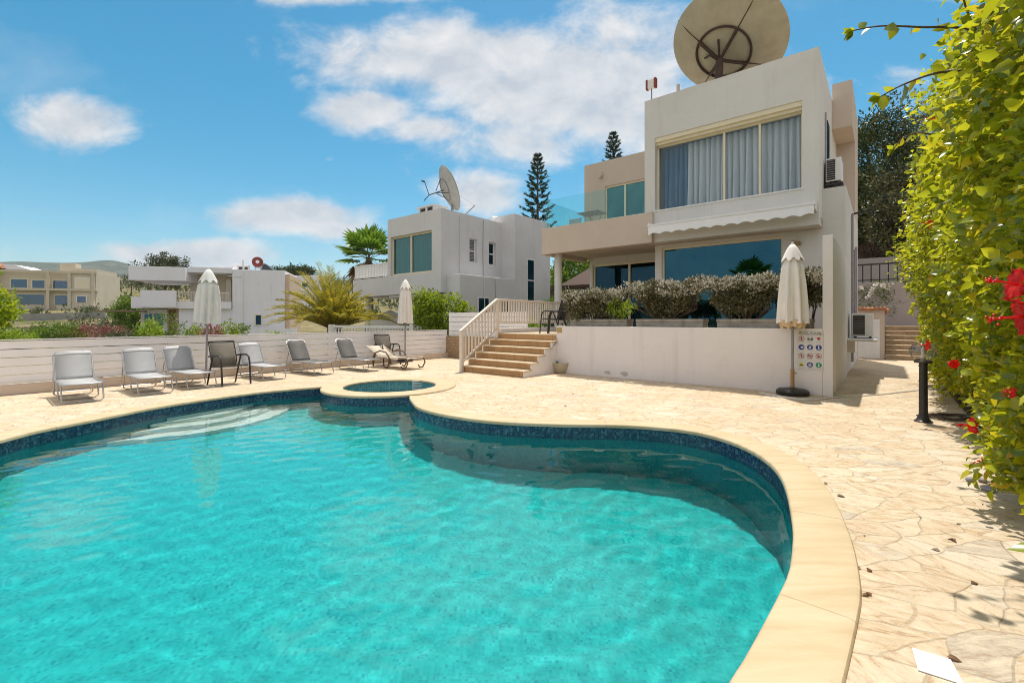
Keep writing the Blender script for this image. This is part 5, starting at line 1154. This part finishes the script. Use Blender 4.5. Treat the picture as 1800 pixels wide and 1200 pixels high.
# ---------------------------------------------------------------- trees of the middle distance
def tr(label,px,py_top,py_bot,Y,hw,mt,k,npc,cs,ls,cat='tree',name='round_tree',group=None,wr=.5,shell=.45,trunk=.15,ydepth=1.0):
    top=dp(px,py_top,Y)[2]; bot=dp(px,py_bot,Y)[2]; x=dp(px,0,Y)[0]; r=hw/800*Y; rz=(top-bot)/2
    gz=min(bot, float(terr(x,Y)) if True else 0); gz=max(gz,bot-3)
    return tree(name,label,cat,(x,Y,gz),(x,Y,(top+bot)/2),(r,r*ydepth,rz),k,npc,cs,ls,mt,trunk,group,wr,shell=shell)
tr('big grey-green round-crowned tree behind the roof of the long white house',288,449,505,70,36,GREYG,120,60,.75,.30)
tr('dark green bushy tree left of the long white house',237,520,585,44,34,GREEN,110,60,.5,.20,name='bushy_tree')
tr('leafy lemon bush with bright leaves beside the slat screen',772,510,590,19.5,44,LEMON,90,60,.30,.135,cat='bush',name='lemon_bush',trunk=.05,wr=.62)
tr('small bright sprig poking up right of the lemon bush',820,532,552,19.5,10,BRIGHT,12,30,.12,.10,cat='bush',name='small_sprig',trunk=.02)
for i,(px,a,b_,Y,hw,mt) in enumerate(((60,578,606,40,40,SCRUB),(100,572,606,36,34,GREEN),(150,560,600,48,36,SCRUB),(205,555,600,46,30,GREYG),(30,585,608,34,30,LIME),(225,590,606,30,30,SCRUB))):
    tr(['dry olive bush low on the slope under the cream villa','mid green bush above the fence on the left slope','grey scrub bush in front of the grey retaining wall','silvery bush left of the dark bushy tree','lime bush close above the fence by the left edge','dry bush just above the fence left of the roses'][i],px,a,b_,Y,hw,mt,60,50,.45,.17,cat='bush',name='slope_bush',group='bushes on the left slope',trunk=.05)
tr('sprawling bougainvillea with faded pink blossom above the fence',172,574,604,38,50,PINKF,90,60,.4,.13,cat='bush',name='bougainvillea',trunk=.05)
for i,(px,a,b_,hw) in enumerate(((262,566,602,16),(293,552,602,22),(345,578,602,18),(372,572,606,16),(400,568,604,18),(420,570,604,14),(490,588,606,14),(250,580,603,12))):
    tr(['rose bush poking over the fence far left of the umbrella','tall rambling shrub in front of the brown porch door','low rose shrub left of the umbrella pole','shrub with reddish leaves right behind the umbrella pole','loose leafy shrub right of the umbrella pole','thin upright shrub beside the long pipe','low tuft of leaves under the small window','small shrub by the porch post'][i],px,a,b_,13.2+ (i%3)*.7,hw,[LIME,GREEN,LEMON,PINKF,LEMON,GREEN,LIME,GREEN][i],26,26,.17,.075,cat='shrub',name='garden_shrub',group='shrubs just beyond the slat fence',trunk=.02)
# hillside wood and scrub: one uncountable mass
n=900; xs=RNG.uniform(-300,60,n); ys=RNG.uniform(95,330,n); zs=terr(xs,ys); C=np.stack([xs,ys,zs+.6],-1)
P,D=clumps(C,RNG.uniform(1.2,3.6,n),46); P[:,2]=np.maximum(P[:,2],0)
tag(leaves('hillside_scrub',P,D+[0,0,.4],.9*RNG.uniform(.5,1.4,len(P)),SCRUB,None,.6,kind='stuff'),None,None)
bpy.data.objects['hillside_scrub']['label']='distant scrub and low trees covering the hillside'
n=420; xs=RNG.uniform(-200,-20,n); ys=RNG.uniform(60,110,n); xs=np.where(np.abs(xs+90)<14,xs-40,xs); C=np.stack([xs,ys,terr(xs,ys)+.3],-1); P,D=clumps(C,RNG.uniform(.6,1.6,n),46); o_=leaves('slope_scrub',P,D+[0,0,.4],.42*RNG.uniform(.5,1.4,len(P)),GREYG,None,.6,kind='stuff'); o_['label']='low scrub on the slope below the hillside'
n=110; C=np.stack([RNG.uniform(-46,-24,n),RNG.uniform(104,112,n),np.zeros(n)],-1); 
# far dark treeline right of the long white house
tr('dark row of treetops on the skyline behind the pale house',520,471,485,105,30,DARKP,60,50,1.0,.5,name='skyline_tree')
# ---------------------------------------------------------------- palms
def frond(m,pp,dd,ll,base,az,el,L,droop,r,nl=34,lw=.42):
    d=np.array([math.cos(az)*math.cos(el),math.sin(az)*math.cos(el),math.sin(el)]); P=np.array(base,float); pts=[P.copy()]; n=12
    for i in range(n):
        d=unit(d+np.array([0,0,-droop*(i/n)*1.4/n*4])); P=P+d*(L/n); pts.append(P.copy())
    m.tube([tuple(q) for q in pts],[.028-.022*i/n for i in range(n+1)],5)
    for i in range(nl):
        f=.14+.86*i/nl; j=f*n; k=min(n-1,int(j)); x=pts[k]+(pts[k+1]-pts[k])*(j-k); t=unit(pts[k+1]-pts[k]); s=unit(np.cross(t,[0,0,1.])); u=np.cross(s,t)
        for sg in (-1,1):
            pp.append(x); dd.append(t*.75+s*sg*.8+u*.25+r.normal(0,.08,3)); ll.append(lw*(1-.55*abs(f-.45)*1.4)*r.uniform(.8,1.15))
bz=-.7; c=dp(588,575,21.5); t=thing('golden_palm','spreading golden date palm with drooping fronds by the neighbouring house','palm tree',(c[0],c[1],bz))
m=MB(); m.lathe([(.34,0),(.30,.8),(.33,1.6),(.28,1.95)],14,wob=lambda k,i:1+.08*((k+i)%2)); m.build('trunk',BARK,t)
m=MB(); pp=[];dd=[];ll=[]; r=np.random.default_rng(4)
for i in range(78):
    az=i*2.39996; el=math.radians(86-66*(i/78)**.95); frond(m,pp,dd,ll,(.12*math.cos(az),.12*math.sin(az),1.7),az,el,r.uniform(2.5,3.2)*(.72 if math.cos(az)>.35 and el>.6 else 1),.36,r,44,.46)
m.build('frond_stem',PALMD,t,smooth=60); leaves('fronds',np.array(pp),np.array(dd),np.array(ll),PALMG,t,.11,fold=.05,curl=.1)
c=dp(648,455,31); t=thing('fan_palm','green fan palm rising behind the neighbouring balcony','palm tree',(c[0],c[1],0)); zc=c[2]
m=MB(); m.tube([(0,0,-.7),(.1,0,zc*.5),(0,0,zc)],[.3,.22,.2],10); m.build('trunk',BARK,t,smooth=60)
def fans(zc,n,R,el0,el1,mt,name,r):
    vs=[];fs=[];m=MB()
    for i in range(n):
        az=i*2.4+r.uniform(-.2,.2); el=math.radians(el0+(el1-el0)*i/n); d=np.array([math.cos(az)*math.cos(el),math.sin(az)*math.cos(el),math.sin(el)]); s=unit(np.cross(d,[0,0,1.])); u=np.cross(s,d); L=R*r.uniform(.42,.58); hub=np.array([0,0,zc])+d*L
        m.tube([(0,0,zc),tuple(hub)],.02,4)
        for k in range(13):
            a=math.radians(-95+190*k/12); e=d*math.cos(a)+s*math.sin(a); ln=R*.58*(1-.25*abs(a)/1.6)*r.uniform(.9,1.1); w=np.cross(e,u)*.075*R*.9; tip=hub+e*ln+np.array([0,0,-.10*ln])+u*.02; mid=hub+e*ln*.55
            b0=len(vs); vs+=[tuple(hub),tuple(mid+w+u*.02),tuple(tip),tuple(mid-w+u*.02),tuple(mid-u*.02)]; fs+=[(b0,b0+1,b0+2,b0+4),(b0,b0+4,b0+2,b0+3)]
    o=MB().add(vs,fs).build(name,mt,t); m.build('stalk',BARK,o)
r=np.random.default_rng(8); fans(zc,20,2.4,78,-18,PALMF,'fan_fronds',r); fans(zc,14,2.0,-28,-70,PALMD,'dead_fronds',r)
# ---------------------------------------------------------------- norfolk pines
def norfolk(label,px,ptop,pbase,Y,hw,seed):
    b=dp(px,pbase,Y); top=dp(px,ptop,Y)[2]; gz=3.0; t=thing('norfolk_pine',label,'tree',(b[0],b[1],gz),0,'norfolk pines behind the houses'); H=top-gz; m=MB(); m.tube([(0,0,-1),(0,0,H)],[.32,.03],8); m.build('trunk',BARK,t,smooth=60)
    r=np.random.default_rng(seed); m=MB(); pp=[];dd=[];ll=[]; hb=dp(px,pbase,Y)[2]-gz-1; R=hw/800*Y; z=H-.25; k=0
    while z>hb:
        f=(H-z)/(H-hb); L=R*(.10+.95*f**.8)*r.uniform(.85,1.08); nb=6
        for i in range(nb):
            az=2*math.pi*i/nb+k*.5+r.uniform(-.15,.15); d=np.array([math.cos(az),math.sin(az),0]); pts=[]
            for q in range(7):
                s=q/6; pts.append(np.array([0,0,z])+d*L*s+np.array([0,0,L*(-.16*math.sin(math.pi*s*.9)+.22*s*s)]))
            m.tube([tuple(p) for p in pts],[.045,.04,.035,.03,.02,.015,.008],5)
            for q in range(26):
                s=.28+.72*r.uniform(); x=pts[min(5,int(s*6))]+(pts[min(6,int(s*6)+1)]-pts[min(5,int(s*6))])*((s*6)%1)
                for w in range(3): pp.append(x+r.normal(0,.05,3)); dd.append(d*.8+np.array([-d[1],d[0],0])*r.normal(0,.7)+np.array([0,0,.55+.2*r.normal()])); ll.append(.55*r.uniform(.6,1.2)*(.45+.55*f))
        z-=(.42+.75*f)*r.uniform(.85,1.1); k+=1
    m.build('branches',BARK,t,smooth=60); leaves('needles',np.array(pp),np.array(dd),np.array(ll),NORF,t,.20)
norfolk('tall norfolk pine standing between the two white houses',945,270,400,52,34,1)
norfolk('norfolk pine whose tip shows over the balcony room roof',1078,232,330,55,30,2)
# ---------------------------------------------------------------- behind the villa, seen under the balcony
t,o2=hthing('gazebo','brown wooden gazebo with a pitched roof behind the column','gazebo',-12.3,27,1.6)
g=[dp(x,y,27) for x,y in ((1008,490),(1056,490))]
c=dp(1034,520,26); t.location=(c[0],c[1],.8)
m=MB(); 
for x,y in ((-.45,-1),(.25,-1),(-.45,1),(1.2,1)): m.box(x-.06,x+.06,y-.06,y+.06,0,2.6)
m.build('post',RUST,t); m=MB(); m.add([(-1.0,-1.5,2.55),(1.9,-1.5,2.55),(1.9,1.5,2.55),(-1.0,1.5,2.55),(.1,0,3.6),(.9,0,3.6),(-1.0,-1.5,2.40),(1.9,-1.5,2.40),(1.9,1.5,2.4),(-1.0,1.5,2.4)],[(0,1,5,4),(1,2,5),(2,3,4,5),(3,0,4),(0,1,7,6),(1,2,8,7),(2,3,9,8),(3,0,6,9),(6,7,8,9)]); m.build('roof',RUST,t)
def back_fence(name,label,pA,pB,zt,zb,m_,nsl,picket=False):
    a=Vector(pA);b=Vector(pB); t=thing(name,label,'fence',(a.x,a.y,zb)); d=(b-a); L=Vector((d.x,d.y,0)).length; t.rotation_euler=(0,0,math.atan2(d.y,d.x)); m=MB(); h=zt-zb
    for i in range(nsl):
        x=L*(i+.5)/nsl; w=L/nsl*.38
        if picket: m.prism([(x-w,0),(x+w,0),(x+w,h-.08),(x,h),(x-w,h-.08)],'y',-.015,.015)
        else: m.box(x-w,x+w,-.015,.015,0,h)
    m.build('slat_panel',m_,t); m=MB(); m.box(0,L,.016,.06,h*.2,h*.2+.08); m.box(0,L,.016,.06,h*.75,h*.75+.08); m.build('rail',m_,t); return t
back_fence('wooden_fence','dark brown upright board fence behind the neighbouring house corner',dp(950,500,28.5),dp(1000,500,28),3.55,2.4,RUST,16)
back_fence('picket_fence','white picket fence in the back garden under the balcony',dp(1003,510,24),dp(1045,504,22.5),3.0,2.0,PAINTW,14,True)
t,o2=hthing('back_garden_wall','low white garden wall behind the column','wall',-13,21,0); p0=dp(955,520,27); t.location=(p0[0],p0[1],.5); MB().box(0,4.4,-.1,.1,0,1.75,.01).build('wall_panel',FARW,t); t.rotation_euler=(0,0,-.05)
tr('dense green tree filling the gap behind the gazebo',1010,440,545,34,44,GREEN,130,60,.6,.25,name='garden_tree')
tr('green climbing bush at the corner of the neighbouring house',978,520,585,23.0,24,GREEN,60,50,.3,.12,cat='bush',name='climbing_bush',trunk=.04)
tr('pale green bush low under the terrace railing',925,560,592,19,26,LIME,50,40,.22,.09,cat='bush',name='terrace_bush',trunk=.03)
tr('olive treetop behind the left side of the gazebo roof',1050,455,520,40,36,GREYG,90,60,.7,.3,name='olive_tree')
# ---------------------------------------------------------------- right side: shed, steps, walls, trees
t,o2=hthing('garden_shed','small cream outbuilding with a white door and clay tiled edge down the path','shed',-.4,22.1)
m=MB(o2); m.box(-.778,.0,21.6,23,0,1.80); m.build('wall',CREAM,t)
m=MB(o2); r=random.Random(2)
for i in range(7): u=-.76+i*.125; m.tube([(u,21.5,1.84+r.uniform(-.01,.02)),(u,23,1.90)],.062,8)
for i in range(3): m.tube([(.02,21.6+i*.5,1.80-i*.04),(.08,22.1+i*.5,1.82)],.06,8)
m.build('roof_tiles',TERRAC,t,smooth=50)
m=MB(o2); m.box(-.772,-.14,21.575,21.598,.02,1.46); f=m.build('door',PAINTW,t); m=MB(o2); m.box(-.50,-.49,21.57,21.576,.05,1.44); m.box(-.22,-.21,21.57,21.576,.3,1.2); m.box(-.772,-.14,21.565,21.576,1.40,1.46); m.build('door_trim',SLATW,f)
t,o2=hthing('path_steps','worn stone steps climbing at the end of the side path','steps',1.2,22.5)
for i in range(7):
    m=MB(o2); m.box(.03+.0*i,2.6,21.55+.32*i,24.2,.172*i,.172*(i+1)-.03); m.build('riser',STEP2,t); m=MB(o2); m.box(.02,2.62,21.52+.32*i,21.9+.32*i if i<6 else 24.25,.172*(i+1)-.03,.172*(i+1),.008); m.build('tread',TREAD,t)
t,o2=hthing('garden_retaining_wall','grey rendered retaining wall behind the shed and rose bush','wall',3,24.3); MB(o2).box(-1.5,9,24.25,24.55,0,3.0,.01).build('wall_panel',stucco('mauve_stucco',(.42,.37,.36),(.36,.32,.31)),t)
t,o2=hthing('iron_fence','dark iron railing on top of the grey retaining wall','fence',3,24.4,3.0); m=MB(o2); m.box(-1.4,8.8,24.36,24.42,3.75,3.81); m.box(-1.4,8.8,24.37,24.41,3.1,3.14); m.build('rail',DARKM,t)
m=MB(o2); [m.box(-1.3+i*.28,-1.26+i*.28,24.37,24.41,3.0,3.76) for i in range(36)]; m.build('bar_row',DARKM,t)
m=MB(o2); m.box(1.12,1.35,24.3,24.5,3.0,4.2); m.build('post',DARKM,t)
t,o2=hthing('upper_garden_wall','mauve grey upper terrace wall behind the iron railing','wall',3,27,3); MB(o2).box(-2,9,26.8,27.1,2.5,4.3).build('wall_panel',bpy.data.materials['mauve_stucco'],t)
tl=[('dark pine with an uneven crown rising behind the villa corner',1540,195,430,31,62,DARKP,230,70,.95,.34,'pine_tree'),('second dark pine crown behind the hedge shoots',1598,235,420,33,50,DARKP,150,70,.95,.34,'pine_tree'),('low dark pine limb crown behind the side of the villa',1515,300,440,29,36,DARKP,110,70,.8,.32,'pine_tree')]
for lab,px,a,b_,Y,hw,mt,k,npc,cs,ls,nm in tl: tr(lab,px,a,b_,Y,hw,mt,k,npc,cs*.9,ls*.72,name=nm,group='pines behind the villa',wr=.42,trunk=.3)
tr('dull olive shrub tree in front of the dark pines',1583,300,450,24,44,OLIVE,130,60,.5,.19,name='olive_shrub',wr=.55,trunk=.1)
tr('dark evergreen bush above the iron railing',1545,405,455,28,24,DARKP,70,60,.5,.2,cat='bush',name='dark_bush',trunk=.08)
tr('dry brown leafless bush on the upper terrace',1540,415,475,27.6,36,mk_leaf('dry_twig',[(0,(.10,.06,.04)),(1,(.18,.11,.08))],.05),80,60,.5,.2,cat='bush',name='dry_bush',wr=.12,trunk=.06)
RB=tr('rose bush with white blooms above the small shed',1545,497,555,19.2,32,GREEN,75,55,.26,.085,cat='bush',name='rose_bush',trunk=.04)
c=np.array([dp(x,y,18.6) for x,y in ((1514,506),(1533,508),(1532,514),(1583,516),(1552,502),(1561,507),(1570,520),(1540,500),(1525,522),(1566,500))])-np.array(RB.location)
for q_ in c:
    P,D=clumps(q_[None,:],.05,30); leaves('bloom',P,D,np.full(len(P),.075),WHITEF,RB,.8)
base4=dp(1515,410,55); t=thing('hillside_house','pale blue-grey house glimpsed between the pines','house',(base4[0],base4[1],6.5),-.2)
m=MB(); m.box(-2.2,3.5,0,6,-3,base4[2]-6.5+.5); m.build('wall',FARW,t); m=MB(); m.box(-.6,.9,-.05,0,2.6,4.2); m.build('window',GLASSD,t); m=MB(); m.box(-2.5,3.8,-.4,6.3,base4[2]-6.0,base4[2]-5.6); m.build('roof',CONC,t)
# drooping palm fronds behind the hedge top
c=dp(1648,175,11.5); t=thing('drooping_palm','palm with thin drooping fronds just behind the hedge top','palm tree',(c[0]+.6,c[1],0)); zc=c[2]
m=MB(); m.tube([(0,0,0),(.05,0,zc*.5),(0,0,zc)],[.2,.15,.14],8); m.build('trunk',BARK,t,smooth=60)
m=MB(); pp=[];dd=[];ll=[]; r=np.random.default_rng(14)
for i in range(16): frond(m,pp,dd,ll,(0,0,zc),i*2.4,math.radians(35-50*i/16),1.3,1.1,r,24,.42)
m.build('frond_stem',PALMD,t,smooth=60); leaves('fronds',np.array(pp),np.array(dd)*.4+np.array([0,0,-.9]),np.array(ll),GREYG,t,.05,fold=.03)

# the palm mirrored in the ground-floor window
x,y,_=HW(-9.2,-15.0); t=thing('fan_palm','fan palm mirrored in the big ground floor window','palm tree',(x,y,-1)); zc=5.9
m=MB(); m.tube([(0,0,0),(.1,0,zc*.5),(0,0,zc)],[.25,.2,.18],8); m.build('trunk',BARK,t,smooth=60); r=np.random.default_rng(21); fans(zc,15,2.2,75,-35,PALMF,'fan_fronds',r)
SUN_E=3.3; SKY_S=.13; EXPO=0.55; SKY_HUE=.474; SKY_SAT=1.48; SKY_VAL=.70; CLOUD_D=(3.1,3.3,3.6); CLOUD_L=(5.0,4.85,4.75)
# ================================================================== light, sky, camera
SUNV=Vector((.088,.329,1)).normalized(); EL=math.asin(SUNV.z); AZ=math.atan2(SUNV.x,SUNV.y)
su=bpy.data.lights.new('sun','SUN'); su.energy=SUN_E; su.angle=math.radians(.53); su.color=(1,.95,.86)
so=bpy.data.objects.new('sun',su); COL.objects.link(so); so.rotation_euler=SUNV.to_track_quat('Z','Y').to_euler(); so.location=(0,0,30)
su.cycles.is_caustics_light=True
for n in ('pool_water','spa_water'): bpy.data.objects[n].cycles.is_caustics_caster=True
for n in ('pool_floor','pool_wall','pool_entry_steps','pool_waterline_band','spa_basin'): bpy.data.objects[n].cycles.is_caustics_receiver=True
W=bpy.data.worlds.new('World'); SC.world=W; W.use_nodes=True; nt=W.node_tree; nt.nodes.clear()
out=nt.nodes.new('ShaderNodeOutputWorld'); bg=nt.nodes.new('ShaderNodeBackground'); nt.links.new(bg.outputs[0],out.inputs[0]); bg.inputs[1].default_value=SKY_S
sky=nt.nodes.new('ShaderNodeTexSky'); sky.sky_type='NISHITA'; sky.sun_disc=False; sky.sun_elevation=EL; sky.sun_rotation=AZ; sky.air_density=1.0; sky.dust_density=.6; sky.ozone_density=1.6; sky.altitude=60
tc=nt.nodes.new('ShaderNodeTexCoord'); sp=nt.nodes.new('ShaderNodeSeparateXYZ'); nt.links.new(tc.outputs['Generated'],sp.inputs[0])
yy=mth(nt,'ADD',mth(nt,'ABSOLUTE',sp.outputs[1]),.03); a=mth(nt,'DIVIDE',sp.outputs[0],yy); b=mth(nt,'DIVIDE',sp.outputs[2],yy)
cb=nt.nodes.new('ShaderNodeCombineXYZ'); nt.links.new(a,cb.inputs[0]); nt.links.new(b,cb.inputs[1])
# clouds: (bearing, height, half widths, weight)
CL=[(148,228,100,56,1.1),(5,222,32,18,.8),(790,115,290,80,1.1),(1000,165,280,125,1.15),(1080,90,180,90,.9),(645,205,115,42,1.05),(760,235,120,34,.9),(570,12,150,28,.9),(700,8,110,22,.7),(545,155,45,22,.6),(520,385,170,36,1.05),(600,400,110,34,.8),(370,452,190,32,1.1),(330,470,130,18,.8),(845,345,90,50,1.05),(100,445,110,22,.5),(40,452,60,14,.45),(1560,150,70,32,.55),(1690,15,110,18,.6),(780,20,60,20,.4),(470,462,90,22,.7),(930,255,220,70,.8),(1280,300,320,170,.75),(590,290,16,9,.55)]
acc=None
for (x,y,w,h,k) in CL:
    da=mth(nt,'MULTIPLY',mth(nt,'SUBTRACT',a,(x-900)/800),800/w); db=mth(nt,'MULTIPLY',mth(nt,'SUBTRACT',b,(562-y)/800),800/h)
    e=mth(nt,'MULTIPLY',mth(nt,'EXPONENT',mth(nt,'MULTIPLY',mth(nt,'ADD',mth(nt,'MULTIPLY',da,da),mth(nt,'MULTIPLY',db,db)),-1.0)),k)
    acc=e if acc is None else mth(nt,'MAXIMUM',acc,e)
mp=nt.nodes.new('ShaderNodeMapping'); mp.inputs['Scale'].default_value=(1,1.5,1); nt.links.new(cb.outputs[0],mp.inputs[0])
n1=noise(nt,5.5,9,.62,mp.outputs[0],.25); n2=noise(nt,2.2,5,.55,mp.outputs[0])
d=mth(nt,'ADD',acc,mth(nt,'MULTIPLY',mth(nt,'SUBTRACT',n1,.5),1.55)); d=mth(nt,'ADD',d,mth(nt,'MULTIPLY',mth(nt,'SUBTRACT',n2,.5),.35))
cov=nt.nodes.new('ShaderNodeMapRange'); cov.interpolation_type='SMOOTHSTEP'; cov.inputs[1].default_value=.30; cov.inputs[2].default_value=.92; nt.links.new(d,cov.inputs[0]); cov.inputs[4].default_value=.93
wisp=nt.nodes.new('ShaderNodeMapRange'); wisp.inputs[1].default_value=.55; wisp.inputs[2].default_value=.85; wisp.inputs[4].default_value=.30; nt.links.new(n2,wisp.inputs[0])
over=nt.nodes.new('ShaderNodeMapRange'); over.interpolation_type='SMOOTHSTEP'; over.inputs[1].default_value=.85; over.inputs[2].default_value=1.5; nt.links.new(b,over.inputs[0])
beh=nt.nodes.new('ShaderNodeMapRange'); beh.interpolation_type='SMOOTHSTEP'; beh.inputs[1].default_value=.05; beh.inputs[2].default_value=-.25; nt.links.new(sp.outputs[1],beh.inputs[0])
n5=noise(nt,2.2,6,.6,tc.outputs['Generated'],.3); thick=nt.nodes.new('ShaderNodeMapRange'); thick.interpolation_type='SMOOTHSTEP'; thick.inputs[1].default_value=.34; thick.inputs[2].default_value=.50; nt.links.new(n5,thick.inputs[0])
added_cloud=mth(nt,'MULTIPLY',mth(nt,'MAXIMUM',over.outputs[0],beh.outputs[0]),thick.outputs[0])  # unseen clouds overhead and behind the camera, added to brighten shaded walls
cv=mth(nt,'MAXIMUM',mth(nt,'MAXIMUM',cov.outputs[0],wisp.outputs[0]),added_cloud)
mp2=nt.nodes.new('ShaderNodeMapping'); mp2.inputs['Location'].default_value=(.02,-.05,0); mp2.inputs['Scale'].default_value=(1,1.5,1); nt.links.new(cb.outputs[0],mp2.inputs[0])
n3=noise(nt,5.5,9,.62,mp2.outputs[0],.25); sh=mth(nt,'ADD',mth(nt,'MULTIPLY',mth(nt,'SUBTRACT',n1,n3),2.2),.5)
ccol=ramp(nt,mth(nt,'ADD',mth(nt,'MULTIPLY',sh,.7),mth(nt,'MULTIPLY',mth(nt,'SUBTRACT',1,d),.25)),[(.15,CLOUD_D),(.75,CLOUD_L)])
hs=nt.nodes.new('ShaderNodeHueSaturation'); hs.inputs['Hue'].default_value=SKY_HUE; hs.inputs['Saturation'].default_value=SKY_SAT; hs.inputs['Value'].default_value=SKY_VAL; nt.links.new(sky.outputs[0],hs.inputs['Color'])
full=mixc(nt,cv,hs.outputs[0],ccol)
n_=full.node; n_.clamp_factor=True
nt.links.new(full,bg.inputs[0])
cam=bpy.data.cameras.new('camera'); co_=bpy.data.objects.new('camera',cam); COL.objects.link(co_); co_.location=(0,0,EYE); co_.rotation_euler=(math.pi/2,0,0)
cam.sensor_width=36; cam.lens=16; cam.shift_y=-38/1800; cam.clip_start=.05; cam.clip_end=20000; SC.camera=co_
vs_=SC.view_settings; SC.display_settings.display_device='sRGB'; vs_.view_transform='Standard'; vs_.look='None'; vs_.gamma=1; vs_.use_curve_mapping=False; vs_.exposure=EXPO
SC.render.engine='CYCLES'; cy=SC.cycles; cy.max_bounces=10; cy.diffuse_bounces=5; cy.glossy_bounces=5; cy.transmission_bounces=8; cy.transparent_max_bounces=16; cy.caustics_refractive=True; cy.caustics_reflective=False; cy.use_denoising=True; cy.sample_clamp_indirect=6; cy.blur_glossy=.3; cy.filter_width=1.0
